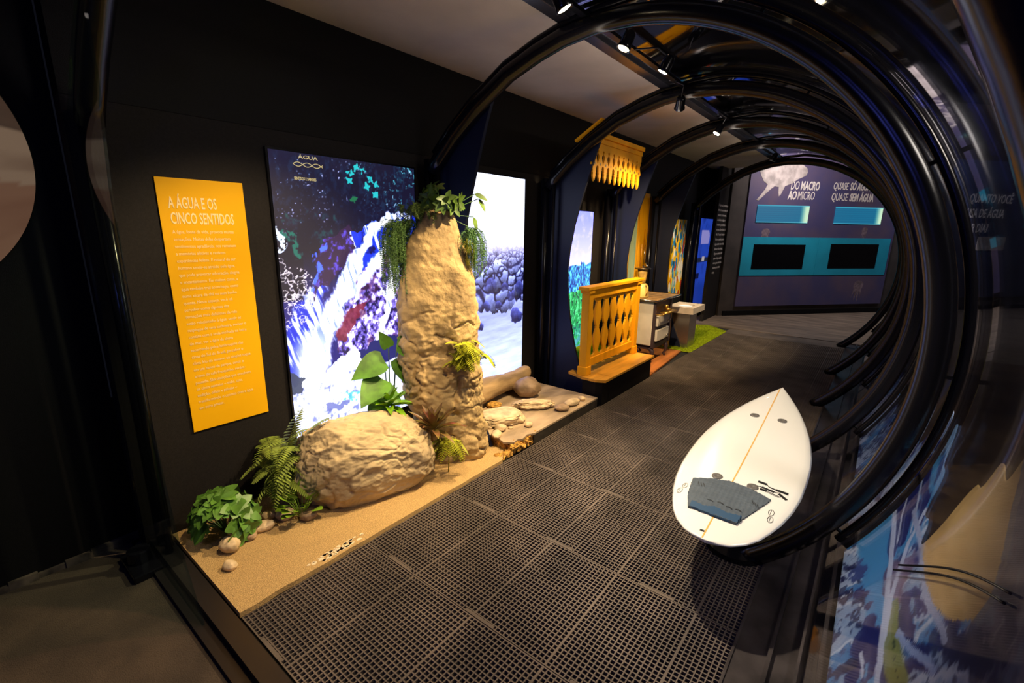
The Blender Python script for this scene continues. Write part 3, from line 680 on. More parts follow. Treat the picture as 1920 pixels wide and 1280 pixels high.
def plant(name, label, loc, parts, cat='plant', group=None):
    for n, b, m in parts: b.v = [(max(p[0], WX+.026), p[1], max(p[2], .03)) for p in b.v]
    t = empty(name, loc, label, cat, group)
    for n, b, m in parts: b.build(n, m, t, True)
    return t
def sph(r, lo=0.1, hi=1.0, toward=None, bias=0):
    a = r.uniform(0, 2*PI); z = r.uniform(lo, hi); s = math.sqrt(max(0, 1-z*z)); v = Vector((s*math.cos(a), s*math.sin(a), z))
    return (v + Vector(toward)*bias).normalized() if toward is not None else v
# leafy bush by the threshold
r = random.Random(2); b = MB(); sb = MB(); c = Vector((-2.635, .81, .03))
for i in range(24):
    d = sph(r, -.05, 1.0, (.3, -.3, 0), .3); e = c + Vector((d.x*.15, d.y*.13, .07+d.z*.17)); sb.tube([c, (c+e)/2+Vector((0, 0, .02)), e], .003, 5)
    for k in range(6):
        a = k*1.05+r.random(); s1 = d.orthogonal().normalized(); s2 = d.cross(s1)
        leaf(b, e, d*.35+s1*math.cos(a)+s2*math.sin(a), d, r.uniform(.075, .11), r.uniform(.052, .066), .45, .05, 6, .85)
plant('broadleaf_bush', 'bushy round-leaved green plant at the near end of the sand', c, [('leaves', b, leaf_mid), ('stems', sb, leaf_dark)])
# ferns left of boulder
r = random.Random(5); b = MB(); c = Vector((-2.70, 1.17, .08))
for i in range(46):
    d = sph(r, .1, .8, (.35, -.25, .1), .5); frond(b, c+Vector((r.uniform(-.05, .10), r.uniform(-.08, .09), r.uniform(.12, .34))), d, r.uniform(.17, .27), r, .050, 1.6, 15, .013)
frond(b, c+Vector((0, .02, .2)), (.30, .05, 1), .46, r, .060, .9, 18, .026); frond(b, c+Vector((.02, .10, .3)), (.5, .35, 1), .30, r, .045, .9, 16, .015)
for i in range(26):
    d = sph(r, -.3, .1, (.5, -.5, 0), .6); frond(b, c+Vector((r.uniform(.0, .14), r.uniform(-.09, .04), r.uniform(.10, .26))), d, r.uniform(.16, .24), r, .04, 2.4, 12, .010)
plant('fern_cluster', 'bushy yellow-green fern at the left side of the boulder', c, [('fronds', b, leaf_fern)])
r = random.Random(6); b = MB(); c = Vector((-2.47, 1.15, .03))
for i in range(22):
    d = sph(r, 0, .9, (.3, -.3, 0), .2); e = c+Vector((d.x*.08, d.y*.08, .03+d.z*.13)); leaf(b, e, d+Vector((.2, -.2, .5)), (0, 0, 1), .08, .062, .4, .05, 5, .8)
    b.tube([c, e], .0018, 4)
plant('small_leafy_plant', 'small round-leaved plant at the lower left foot of the boulder', c, [('leaves', b, leaf_lime)])
# large arrow leaves
b = MB(); sb = MB(); c = Vector((-2.62, 1.97, .03))
for (tx_, tz, d, L, w) in (((-2.58, 1.98), .90, (.35, .75, -.25), .26, .17), ((-2.62, 1.90), .80, (-.25, -.75, -.2), .26, .19), ((-2.60, 1.98), .80, (.3, .25, -.9), .20, .11),
                         ((-2.60, 1.86), .68, (.15, -.75, -.35), .26, .20), ((-2.62, 1.82), .62, (.55, .5, -.35), .22, .15), ((-2.62, 1.86), .52, (-.1, -.45, -.8), .22, .14), ((-2.70, 2.0), .86, (-.2, -.3, .9), .14, .10)):
    e = Vector((tx_[0], tx_[1], tz)); leaf(b, e, d, (.6, -.4, .7), L, w, .35, .12, 9, .6, heart=1); sb.tube([c, (c+e)/2+Vector((-.03, 0, .05)), e], .004, 6)
plant('arrowhead_plant', 'climbing plant with big arrow-shaped leaves left of the column', c, [('leaves', b, leafmat('glossy_green_arrow_leaf', (.09, .24, .015), .55)), ('stems', sb, leaf_dark)])
def bromeliad(c, n, L, w, seed, m, name, label, up=.2):
    r = random.Random(seed); b = MB()
    for i in range(n):
        k = i/n; a = i*2.4; el = up+k*1.15; d = Vector((math.cos(a)*math.cos(el), math.sin(a)*math.cos(el), math.sin(el)))
        leaf(b, Vector(c)+d*.015, d, (0, 0, 1), L*(1.0-.25*k)*r.uniform(.85, 1.1), w*r.uniform(.85, 1.1), .7*(1-k), .28, 8, .75)
    plant(name, label, Vector(c), [('leaves', b, m)])
bromeliad((-2.57, 1.88, .47), 26, .20, .055, 3, leafmat('bright_lime_leaf', (.20, .42, .01), .4), 'bromeliad', 'bright green rosette plant behind the top of the boulder')
MB().tube([(-2.57, 1.88, .03), (-2.57, 1.88, .46)], .03, 8).build('plant_stem', leaf_dark, bpy.data.objects['bromeliad'])
bromeliad((-2.26, 2.01, .34), 24, .22, .046, 4, leaf_red, 'bromeliad', 'burgundy and green rosette plant between boulder and column')
r = random.Random(9); b = MB()
for i in range(24):
    d = sph(r, -.5, .4, (.5, -.4, -.2), .7); frond(b, (-2.15+r.uniform(-.03, .03), 2.06+r.uniform(-.03, .03), .30), d, r.uniform(.11, .19), r, .032, 1.6, 11, .010)
b.tube([(-2.18, 2.07, .0), (-2.16, 2.07, .30)], .004, 5)
plant('small_fern', 'little drooping fern below the burgundy rosette', (-2.15, 2.06, .0), [('fronds', b, leaf_yel)])
r = random.Random(12); b = MB()
for i in range(90):
    d = sph(r, -.6, .7, (.7, -.45, .0), .7); frond(b, (-2.165+r.uniform(-.06, .06), 2.25+r.uniform(-.06, .06), .88+r.uniform(-.07, .07)), d, r.uniform(.08, .14), r, .030, 1.4, 10, .009)
for i in range(5): frond(b, (-2.06, 2.28, .88), (.6+.1*i, .2+.1*i, .1), .15, r, .035, 2.0, 12, .008)
plant('small_fern', 'fern tuft growing out of the right side of the rock column', (-2.17, 2.26, .86), [('fronds', b, leaf_yel)])
# top plants
r = random.Random(15); b = MB(); sb = MB(); c = Vector((-2.40, 2.27, 1.80))
for i in range(16):
    d = sph(r, -.1, .95, (.35, .05, 0), .4); e = c+Vector((d.x*.13, d.y*.13, .06+d.z*.13)); sb.tube([c, e], .003, 5)
    for k in range(5):
        a = k*1.26+r.random(); s1 = d.orthogonal().normalized(); s2 = d.cross(s1)
        leaf(b, e, d*.3+s1*math.cos(a)+s2*math.sin(a), d, r.uniform(.06, .085), .036, .5, .08, 5, .75)
for e, d in (((-2.24, 2.42, 1.93), (.5, .5, -.2)), ((-2.22, 2.44, 1.90), (.4, .4, -.9)), ((-2.25, 2.42, 1.78), (.2, .2, -1)), ((-2.24, 2.40, 1.70), (.1, .1, -1))):
    leaf(b, e, d, (1, 0, .4), .10, .045, .3, .08, 6, .75); sb.tube([c, e], .003, 5)
plant('broadleaf_bush', 'dark round-leaved plant sprouting from the top of the rock column', c, [('leaves', b, leafmat('olive_green_leaf', (.09, .17, .02), .45)), ('stems', sb, leaf_dark)])
def hanging(seed, n, src, spread, L, m, name, label, lean=(0, 0, 0)):
    r = random.Random(seed); b = MB()
    for i in range(n):
        p = Vector(src)+Vector((r.uniform(-1, 1)*spread[0], r.uniform(-1, 1)*spread[1], r.uniform(-.03, .03))); l = L*r.uniform(.45, 1.05); k = int(l/.014)+3
        d = Vector((r.uniform(-.35, .35)+lean[0], r.uniform(-.35, .35)+lean[1], .1)).normalized(); pts = [p]
        for j in range(k):
            d = (d*.74+Vector((r.uniform(-.12, .12), r.uniform(-.12, .12), -1.0))*.26).normalized(); pts.append(pts[-1]+d*l/k)
        b.tube(pts, .0011, 3, cap=False)
        for q in pts[1:]:
            for s in range(6):
                dd = Vector((r.uniform(-1, 1), r.uniform(-1, 1), r.uniform(-.7, .5))).normalized(); o_ = dd.orthogonal().normalized()*.0021; e = q+dd*r.uniform(.010, .021)
                b.add([q-o_, q+o_, e], [(0, 1, 2)])
    return plant(name, label, Vector(src), [('strands', b, m)])
hanging(20, 150, (-2.55, 2.06, 1.73), (.06, .09), .48, leaf_asp, 'hanging_fern', 'long feathery green fern hanging down the left side of the column', (-.25, -.15, 0))
hanging(21, 70, (-2.50, 2.14, 1.84), (.10, .10), .13, leafmat('feathery_olive_leaf', (.11, .18, .03), .7), 'hanging_fern', 'short feathery fern crown on top of the column', (.1, -.2, .0))
hanging(22, 60, (-2.25, 2.40, 1.68), (.03, .045), .32, leafmat('blue_green_feather_leaf', (.08, .20, .06), .7), 'hanging_fern', 'feathery green fern hanging down the right side of the column', (.05, .10, 0))
r = random.Random(31); b = MB()
for i in range(9): frond(b, (-2.235+r.uniform(-.01, .02), 2.36+r.uniform(-.02, .03), 1.64-.012*i), (.3, -.25, -.5), r.uniform(.09, .16), r, .032, 1.2, 11, .010)
plant('small_fern', 'yellow fern sprig on the upper right of the column', (-2.235, 2.36, 1.64), [('fronds', b, leaf_yel)])

# ------------------------------------------------------------------ surfboard
A = Vector((-.411, 1.872, .40)); Bn = Vector((-.42, 3.686, .60)); E_ = (Bn-A); LB = E_.length; E_ = E_.normalized(); Nn = Vector((1, 0, 0)).cross(E_).normalized(); T_ = E_.cross(Nn)
BM = Matrix((T_, E_, Nn)).transposed().to_4x4(); BM.translation = A
OUT = [(0, .0), (.012, .055), (.03, .095), (.08, .148), (.14, .185), (.21, .213), (.3, .243), (.42, .270), (.55, .286), (.7, .292), (.85, .290), (.97, .281), (1.1, .262), (1.2, .243), (1.32, .212), (1.42, .182), (1.52, .147), (1.62, .106), (1.70, .070), (1.76, .040), (1.80, .018), (LB, .0)]
os_ = np.array([p[0] for p in OUT]); ow = np.array([p[1] for p in OUT])
def hw_at(s): return float(np.interp(s, os_, ow))
def deck_z(s, t):
    w = max(hw_at(s), .004); f = max(0, 1-(abs(t)/w)**2.6); rocker = .0
    return .028*f**.6+rocker
t0 = empty('surfboard', A, 'cream white surfboard tilted above the rubber mats', 'surfboard')
ns, nt_ = 90, 24; V = []; F = []
ss = [LB*(.5-.5*math.cos(PI*i/ns)) for i in range(ns+1)]
for s in ss:
    w = max(hw_at(s), .0008); th = .062*min(1, math.sin(PI*min(1, max(0, (s+.02)/(LB+.04))))**.45)+.004
    for k in range(nt_):
        a = 2*PI*k/nt_; ct, st = math.cos(a), math.sin(a); x = w*ct; z = th*.5*math.copysign(abs(st)**.8, st)
        V.append(BM @ Vector((x, s, z-th*.5+.030 if True else 0)))
for i in range(ns):
    for k in range(nt_): F.append((i*nt_+k, i*nt_+(k+1) % nt_, (i+1)*nt_+(k+1) % nt_, (i+1)*nt_+k))
F += [tuple(range(nt_-1, -1, -1)), tuple(ns*nt_+k for k in range(nt_))]
b = MB(); b.add(V, F); b.build('board', white_board, t0, True)
def dz(s, t):
    w = max(hw_at(s), .01); th = .062*min(1, math.sin(PI*min(1, max(0, (s+.02)/(LB+.04))))**.45)+.004
    c = min(.999, abs(t)/w); return th*.5*(math.sin(math.acos(c))**.8)-th*.5+.030
def BP(s, t, h=0): return BM @ Vector((t, s, dz(s, t)+h))
def strip(b, pts, w, h=.0012, th=.0):
    """flat ribbon laid on the deck through (s,t) points"""
    V = []
    n = len(pts)
    for i in range(n):
        ds = pts[min(i+1, n-1)][0]-pts[max(i-1, 0)][0]; dt = pts[min(i+1, n-1)][1]-pts[max(i-1, 0)][1]; l = math.hypot(ds, dt); nx, ny = -dt/l*w/2, ds/l*w/2
        V += [BP(pts[i][0]+nx, pts[i][1]+ny, h), BP(pts[i][0]-nx, pts[i][1]-ny, h)]
    b.add(V, [(2*i, 2*i+1, 2*i+3, 2*i+2) for i in range(n-1)])
b = MB(); strip(b, [(.006+i*(LB-.02)/60, -.012+.006*math.sin(i/60*PI)) for i in range(61)], .006); b.build('stringer', orange_line, t0)
# traction pad
def deckpoly(poly, h0, h1, name, m, parent, grid=.008, emb=0):
    xs = [p[0] for p in poly]; ys = [p[1] for p in poly]; gx = np.arange(min(xs), max(xs)+grid, grid); gy = np.arange(min(ys), max(ys)+grid, grid)
    b = MB(); idx = {}; V = []; F = []
    def vid(i, j, top):
        k = (i, j, top)
        if k not in idx:
            s, t = float(gx[i]), float(gy[j]); e = (emb*(math.sin((s*150+t*150))*math.sin((s*150-t*150)))) if emb and top else 0
            idx[k] = len(V); V.append(BP(s, t, (h1(s) if callable(h1) else h1)+e if top else h0))
        return idx[k]
    ins = np.zeros((len(gx)-1, len(gy)-1), bool)
    cx_, cy_ = np.meshgrid(gx[:-1]+grid/2, gy[:-1]+grid/2, indexing='ij'); ins = poly_mask(cx_, cy_, poly)
    for i in range(len(gx)-1):
        for j in range(len(gy)-1):
            if not ins[i, j]: continue
            F.append((vid(i, j, 1), vid(i+1, j, 1), vid(i+1, j+1, 1), vid(i, j+1, 1)))
            for (a, c_) in (((i, j), (i+1, j)), ((i+1, j), (i+1, j+1)), ((i+1, j+1), (i, j+1)), ((i, j+1), (i, j))):
                ni, nj = {0: (i, j-1), 1: (i+1, j), 2: (i, j+1), 3: (i-1, j)}[((0 if c_[1] == a[1] and a[1] == j else 2 if c_[1] == a[1] else 1 if a[0] == i+1 else 3))]
                if not (0 <= ni < ins.shape[0] and 0 <= nj < ins.shape[1] and ins[ni, nj]):
                    F.append((vid(*a, 1), vid(*c_, 1), vid(*c_, 0), vid(*a, 0)))
    b.add(V, F); return b.build(name, m, parent)
PAD = [(.41, -.178), (.45, -.10), (.475, -.01), (.465, .08), (.435, .175), (.40, .165), (.215, .10), (.165, .085), (.165, .0), (.175, -.06), (.17, -.125), (.28, -.16)]
pad = deckpoly(PAD, -.002, lambda s: .006+max(0, (.20-s))*.25, 'traction_pad', pad_m, t0, .004, .0016)
deckpoly([(.205, -.118), (.195, -.06), (.21, -.02), (.20, .04), (.21, .095), (.166, .085), (.163, 0), (.172, -.12)], .004, lambda s: .012+max(0, (s-.165))*.3, 'kick_tail', kick_m, pad, .004)
for s, t_, l in [(.385, -.145, .03), (.385, -.132, .03), (.385, -.119, .03), (.355, .13, .03), (.365, .117, .03), (.375, .104, .03)]: b = MB(); strip(b, [(s, t_), (s-l*.9, t_+.012)], .003, .0095); b.build('pad_slit', ink, pad)
for s, t_ in [(.265, -.055), (.27, -.01), (.258, .03), (.262, .07)]: b = MB(); strip(b, [(s, t_-.012), (s+.006, t_), (s-.004, t_+.016)], .004, .0095); b.build('pad_print', ink, pad)
for s, t_ in ((1.28, -.07), (1.29, .082), (.49, -.082), (.492, .083)):
    b = MB(); b.lathe([(0.001, .0), (.026, .0), (.026, .004), (.018, .0055), (.008, .0055), (.006, .003), (.001, .003)], BP(s, t_, -.001), 20, axis=Nn); p_ = b.build('screw_plug', plug_m, t0, True)
for s, t_ in ((.335, -.195), (.285, -.205), (.345, .19), (.295, .195)):
    b = MB(); pts = [(s+.022*math.cos(a), t_+.011*math.sin(a)+.002) for a in [2*PI*k/16 for k in range(17)]]; strip(b, pts, .0022); strip(b, [(s-.016, t_), (s+.016, t_)], .002); b.build('fin_print', ink, t0)
b = MB(); strip(b, [(.05, -.034), (.05, -.010)], .011); b.build('leash_plug', ink, t0)
b = MB()   # printed lettering like brush strokes
for q in ([(.555, .095), (.553, .135), .012], [(.553, .135), (.535, .150), .003], [(.537, .150), (.533, .180), .006], [(.533, .178), (.536, .232), .012],
          [(.515, .085), (.517, .125), .004], [(.517, .120), (.510, .175), .010], [(.51, .172), (.518, .20), .003], [(.51, .195), (.485, .232), .011],
          [(.497, .115), (.496, .145), .011], [(.497, .145), (.487, .205), .003], [(.487, .148), (.480, .20), .002]): strip(b, q[:2], q[2]*1.5)
b.build('print', ink, t0)
# the stand hidden under the board
b = MB(); b.tube([(-.40, 2.55, .0), (-.40, 2.55, .03)], .16, 24); b.tube([(-.40, 2.55, .03), (-.40, 2.55, .44)], .035, 14)
b.box((-.52, 2.35, .425), (-.30, 2.80, .437)); o = b.build('board_stand', metal_black); tag(o, 'low black stand carrying the surfboard', 'stand')

# ------------------------------------------------------------------ balcony bay
PZ = .27
t = empty('balcony_step', (-2.4, 4.7, 0), 'black step with a honey wood top below the balcony railing', 'platform')
MB().box((-2.866, 4.14, .245), (-1.955, 5.24, .27)).build('wood_top', step_wood, t, False, .003)
MB().box((-2.86, 4.14, .0), (-1.985, 5.22, .245)).build('plinth', black, t)
MB().prism([(-2.05, 3.945), (-1.955, 3.99), (-1.955, 4.15), (-2.4, 4.15), (-2.4, 4.02), (-2.2, 3.945)], 'z', .245, .27).build('wood_top', step_wood, t)
MB().prism([(-2.05, 3.96), (-1.985, 3.99), (-1.985, 4.15), (-2.2, 4.15), (-2.2, 3.97)], 'z', .0, .245).build('plinth', black, t)
def grass(name, poly, z, label, seed, dens=16000, h=.018):
    t = empty(name, (poly[0][0], poly[0][1], z), label, 'artificial grass')
    MB().prism(poly, 'z', z, z+.008).build('backing', grass_m, t)
    r = np.random.default_rng(seed); P = np.array(poly); lo, hi = P.min(0), P.max(0); n = int((hi-lo).prod()*dens)
    q = lo+(hi-lo)*r.random((n, 2)); q = q[poly_mask(q[:, 0], q[:, 1], poly)]; n = len(q); a = r.random(n)*2*PI; w = .0022; hh = h*(.6+.8*r.random(n))
    dx, dy = np.cos(a)*w, np.sin(a)*w; lx, ly = (r.random(n)-.5)*.02, (r.random(n)-.5)*.02
    V = np.stack([np.stack([q[:, 0]-dx, q[:, 1]-dy, np.full(n, z+.006)], -1), np.stack([q[:, 0]+dx, q[:, 1]+dy, np.full(n, z+.006)], -1), np.stack([q[:, 0]+lx, q[:, 1]+ly, z+.008+hh], -1)], 1).reshape(-1, 3)
    me = bpy.data.meshes.new('blades'); me.from_pydata(V.tolist(), [], [(3*i, 3*i+1, 3*i+2) for i in range(n)]); me.update()
    link('blades', me, grass_m, t)['kind'] = 'stuff'; return t
grass('grass_mat', [(-2.86, 4.18), (-2.36, 4.18), (-2.36, 5.22), (-2.86, 5.22)], .27, 'green artificial grass on the step behind the railing', 5)
# railing: plane x=-2.2
XR = -2.22; y0, y1 = 3.99, 5.20
t = empty('balcony_railing', (XR, 4.6, PZ), 'orange-yellow wooden balcony railing with cut-out balusters', 'railing')
MB().box((XR-.06, y0-.05, 1.135), (XR+.055, y1+.07, 1.17)).build('handrail', yel_wood, t, False, .006)
MB().box((XR-.025, y0+.05, 1.045), (XR+.028, y1-.04, 1.135)).build('top_rail', yel_wood, t, False, .004)
MB().box((XR-.025, y0+.05, .345), (XR+.025, y1-.04, .43)).build('bottom_rail', yel_wood, t, False, .004)
for y in (y0, y1-.07):
    b = MB(); b.box((XR-.045, y, .27), (XR+.04, y+.085, 1.135)); b.box((XR-.055, y-.01, .27), (XR+.05, y+.095, .36)); b.box((XR-.055, y-.01, 1.10), (XR+.05, y+.095, 1.135))
    b.build('post', yel_wood, t, False, .005)
nb = 5; span = (y1-.07)-(y0+.085); pitch = span/6
def bal_w(k):
    k = k % 1.0
    return k
prof = [(0, .074), (.02, .070), (.045, .050), (.075, .030), (.11, .026), (.16, .034), (.23, .046), (.30, .050), (.38, .044), (.45, .028), (.485, .019), (.5, .025), (.515, .019), (.55, .028), (.62, .044), (.70, .050), (.78, .046), (.86, .034), (.90, .026), (.93, .030), (.955, .050), (.98, .070), (1, .074)]
H0, H1 = .42, 1.05
for sg, yc in ((1, y0+.085), (-1, y1-.07)):
    MB().prism([(yc, H0)]+[(yc+sg*min(.074, w_*1.17)*pitch/.148, H0+(H1-H0)*k) for k, w_ in prof]+[(yc, H1)], 'x', XR-.011, XR+.011).build('baluster', yel_wood, t, False, .002)
for i in range(nb):
    yc = y0+.085+pitch*(i+1)
    L_ = [(yc-min(.074, w_*1.17)*pitch/.148, H0+(H1-H0)*k) for k, w_ in prof]; R_ = [(yc+min(.074, w_*1.17)*pitch/.148, H0+(H1-H0)*k) for k, w_ in reversed(prof)]
    MB().prism(L_+R_, 'x', XR-.011, XR+.011).build('baluster', yel_wood, t, False, .002)
# valance (cut-out eaves board)
XV = -2.30; va, vb = 4.10, 5.22
t = empty('eaves_valance', (XV, 4.66, 2.2), 'orange-yellow cut-out wooden eaves valance hanging above the balcony', 'valance')
b = MB(); N_ = 10; p_ = (vb-va)/N_; zt, zm, zb_ = 2.56, 2.38, 2.19
for i in range(N_):
    yc = va+p_*(i+.5)
    # plank from mid-slot to mid-slot: slot edges carve a bottle shape, tooth point below
    k = p_/2
    R_ = [(k, 2.51), (k, 2.452), (k*.70, 2.445), (k*.74, 2.435), (k*.88, 2.425), (k*.86, 2.418), (k*.52, 2.40), (k*.50, 2.38), (k*.66, 2.355), (k*.93, 2.33), (k, 2.322), (k, 2.312), (k*.66, 2.302), (k*.56, 2.285), (k*.60, 2.27), (k*.50, 2.262), (k*.56, 2.25), (k*.44, 2.235), (k*.50, 2.215), (k*.40, 2.205), (0, 2.16)]
    poly = [(yc+a, z) for a, z in R_]+[(yc-a, z) for a, z in reversed(R_[:-1])]
    b.prism(poly, 'x', XV-.009, XV+.009)
b.build('fretwork_board', yel_wood, t)
for i in range(N_):
    yc = va+p_*(i+.5); MB().prism([(yc+.009*math.cos(a), 2.325+.014*math.sin(a)) for a in [2*PI*j/10 for j in range(10)]], 'x', XV+.0088, XV+.0098).build('round_hole', ink, t)
MB().box((XV-.02, va, 2.51), (XV+.02, vb, 2.555)).build('fascia_strip', yel_wood, t, False, .004)
MB().box((XV-.05, va, 2.555), (XV+.045, vb, 2.60)).build('cornice', yel_wood, t, False, .006)
o = MB().prism([(-2.42, 2.50), (-2.17, 2.66), (-2.16, 2.68), (-2.43, 2.52)], 'y', 4.0, 4.10).build('roof_batten', yel_wood, None); tag(o, 'short slanting yellow batten at the peak above the valance', 'batten')

# ------------------------------------------------------------------ stove bay
t = empty('wooden_floor_piece', (-2.4, 6, 0), 'reddish wooden floor piece under the stove', 'platform')
MB().prism([(-1.99, 5.26), (-2.86, 5.26), (-2.86, 6.66), (-2.10, 6.66)], 'z', .002, .022).build('planks', oak, t)
def utens(u, v):
    Y = 6.30+u; Z = .9+v; n = fbm(Y*20, Z*3, 4, 101)
    c = np.zeros(u.shape+(3,))+np.array([250, 178, 6.]); c = mixc(c, (n-.55)*3, (228, 150, 0)); c = mixc(c, (np.abs(((Y*7) % 1)-.5) > .47)*1.0, (176, 104, 0))
    c = mixc(c, (Y < 6.52)*1.0, (178, 200, 160)); c = mixc(c, (Y < 6.52)*(n > .55)*.6, (140, 180, 160))
    k = stroke(Y, Z, [(6.80, 1.72, .03), (6.80, 1.55, .045), (6.81, 1.44, .03)]); c = mixc(c, np.clip(k*5, 0, .8), (196, 112, 0))
    return c
t = empty('wall_panel', (WX, 6.62, .9), 'tall yellow plank panel with hanging kitchen utensils behind the stove', 'wall panel')
MB().box((WX-.002, 6.30, .9), (WX+.018, 6.90, 2.24)).build('board', mat('yellow_planks', (.80, .44, .02), .5), t)
# the far edge of this board reaches past the fin; keep it short of the hoop
picture('picture', wallplace(6.30, .9), .60, 1.34, 60, 120, utens, attr_mat('printed_plank_panel', 0, .5), t)
def ladle(y, z, label, L=.30):
    t = empty('ladle', (WX+.06, y, z), label, 'kitchen utensil', 'utensils hanging on the yellow panel')
    MB().tube([(WX+.05, y, z), (WX+.05, y, z-L)], .007, 8).build('handle', step_wood if L > .3 else chrome, t, True)
    MB().lathe([(.001, 0), (.03, .008), (.045, .025), (.05, .045), (.046, .045), (.001, .012)], (WX+.085, y, z-L-.035), 16, axis=(.8, 0, .6)).build('bowl', chrome, t, True)
ladle(6.66, 1.52, 'wooden-handled ladle hanging on the yellow panel', .34); ladle(6.78, 1.50, 'thin metal ladle hanging right of the wooden one', .28)
# stove
X0, X1, Y0, Y1 = -2.62, -2.20, 5.72, 6.32
t = empty('wood_stove', ((X0+X1)/2, 6.0, .022), 'old cream enamel wood stove on curved iron legs', 'stove')
MB().box((X0, Y0, .25), (X1, Y1, .83)).build('body', enamel, t, False, .01)
b = MB(); b.box((X0-.03, Y0-.03, .83), (X1+.05, Y1+.22, .85)); b.build('hotplate', rust, t, False, .006)
b = MB()
b.tube([(X0-.03, Y0-.035, .845), (X1+.055, Y0-.035, .845), (X1+.055, Y1+.225, .845), (X0-.03, Y1+.225, .845)], .011, 8); b.build('rim_rail', chrome, t, True)
MB().box((X1-.004, Y0+.0, .22), (X1+.03, Y0+.05, .83)).box((X1-.004, Y1-.05, .22), (X1+.03, Y1, .83)).box((X1-.004, Y0+.05, .75), (X1+.02, Y1-.05, .83)).box((X1-.004, Y0+.05, .22), (X1+.02, Y1-.05, .27)).box((X1-.004, Y0+.05, .27), (X1+.006, Y1-.05, .75)).build('front_frame', dark_iron, t, False, .004)
for z0, z1 in ((.50, .64), (.30, .45)):
    d = MB().box((X1+.006, Y0+.08, z0), (X1+.045, Y1-.10, z1)).build('door', mat('white_enamel_door', (.60, .56, .50), .3), t, False, .008)
    MB().tube([(X1+.06, Y1-.22, z0+.05), (X1+.06, Y1-.13, z0+.05)], .008, 8).build('handle', chrome, d, True)
b = MB(); b.tube([(X1+.02, Y1-.28, .71), (X1+.11, Y1-.28, .71)], .014, 10); b.lathe([(.001, 0), (.028, 0), (.028, .03), (.016, .04), (.001, .04)], (X1+.05, Y1-.28, .725), 12); b.box((X1+.02, Y1-.4, .66), (X1+.12, Y1-.05, .675)); b.build('brass_tap', brass, t, True)
b = MB(); b.tube([(X1+.02, Y0+.04, .66), (X1+.09, Y0+.05, .66), (X1+.09, Y1-.05, .66), (X1+.02, Y1-.04, .66)], .009, 8); b.build('towel_rail', brass, t, True)
MB().box((X0+.03, Y0+.03, .19), (X1, Y1-.03, .25)).build('base_frame', dark_iron, t, False, .006)
for x in (X0+.05, X1-.02):
    for y in (Y0+.04, Y1-.06):
        MB().tube([(x, y, .22), (x+.03, y, .17), (x+.035, y, .10), (x+.0, y, .05), (x+.025, y, .024)], [.035, .03, .02, .014, .02], 10).build('leg', dark_iron, t, True)
# jug with filter
jx, jy, jz = -2.44, 5.86, .85
t = empty('enamel_jug', (jx, jy, jz), 'yellow enamel coffee jug standing on the stove', 'jug')
MB().lathe([(.001, 0), (.085, 0), (.095, .02), (.093, .08), (.085, .14), (.07, .175), (.055, .185), (.001, .185)], (jx, jy, jz), 28).build('body', jug_m, t, True)
MB().tube([(jx+.075, jy-.04, jz+.17), (jx+.11, jy-.07, jz+.16), (jx+.115, jy-.07, jz+.09), (jx+.085, jy-.045, jz+.04)], .010, 8).build('handle', terra, t, True)
t = empty('coffee_filter', (jx, jy, jz+.186), 'flared ochre coffee filter cone set on the yellow jug', 'coffee filter')
MB().lathe([(.001, 0), (.042, 0), (.048, .05), (.056, .11), (.068, .19), (.062, .19), (.045, .08), (.001, .07)], (jx, jy, jz+.186), 24).build('cone', terra, t, True)
MB().lathe([(.066, .188), (.105, .192), (.105, .202), (.066, .198)], (jx, jy, jz+.186), 24).build('rim', chrome, t, True)
tag(MB().box((-2.42, 6.74, .022), (-2.33, 6.80, .56)).build('side_board', step_wood), 'upright orange board between the stove and the black fin', 'board')

# ------------------------------------------------------------------ basin bay
grass('grass_mat', [(-2.12, 6.72), (-1.985, 6.72), (-1.97, 8.62), (-2.38, 8.98), (-2.86, 8.60), (-2.86, 6.72)], .0, 'lime green artificial grass carpet under the stone basin', 6, 15000)
t = empty('stone_basin', (-2.2, 7.2, .02), 'square pale stone basin on a narrow steel plinth', 'basin')
def basin():
    b = MB(); x0, x1, y0, y1, z0, z1 = -2.42, -2.03, 6.80, 7.36, .54, .63; cx, cy = (x0+x1)/2, (y0+y1)/2; n = 32
    V = []; F = []
    def ring(fn): 
        i0 = len(V)
        for k in range(n): V.append(fn(2*PI*k/n))
        return i0
    def sq(a, z):
        c, s = math.cos(a), math.sin(a); m_ = max(abs(c), abs(s)); return (cx+(x1-x0)/2*c/m_, cy+(y1-y0)/2*s/m_, z)
    r0 = ring(lambda a: sq(a, z0)); r1 = ring(lambda a: sq(a, z1)); r2 = ring(lambda a: (cx+.12*math.cos(a), cy+.15*math.sin(a), z1)); r3 = ring(lambda a: (cx+.09*math.cos(a), cy+.12*math.sin(a), z1-.04)); r4 = ring(lambda a: (cx+.02*math.cos(a), cy+.03*math.sin(a), z1-.055))
    for a, c_ in ((r0, r1), (r1, r2), (r2, r3), (r3, r4)): F += [(a+k, a+(k+1) % n, c_+(k+1) % n, c_+k) for k in range(n)]
    F += [tuple(r0+k for k in range(n-1, -1, -1)), tuple(r4+k for k in range(n))]
    b.add(V, F); return b
basin().build('bowl_slab', stone_sink, t)
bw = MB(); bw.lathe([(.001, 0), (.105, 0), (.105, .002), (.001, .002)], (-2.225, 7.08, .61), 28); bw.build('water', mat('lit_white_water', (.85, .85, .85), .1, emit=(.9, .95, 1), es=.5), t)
MB().box((-2.36, 6.92, .008), (-2.10, 7.24, .54)).build('plinth', steel_ped, t, False, .004)
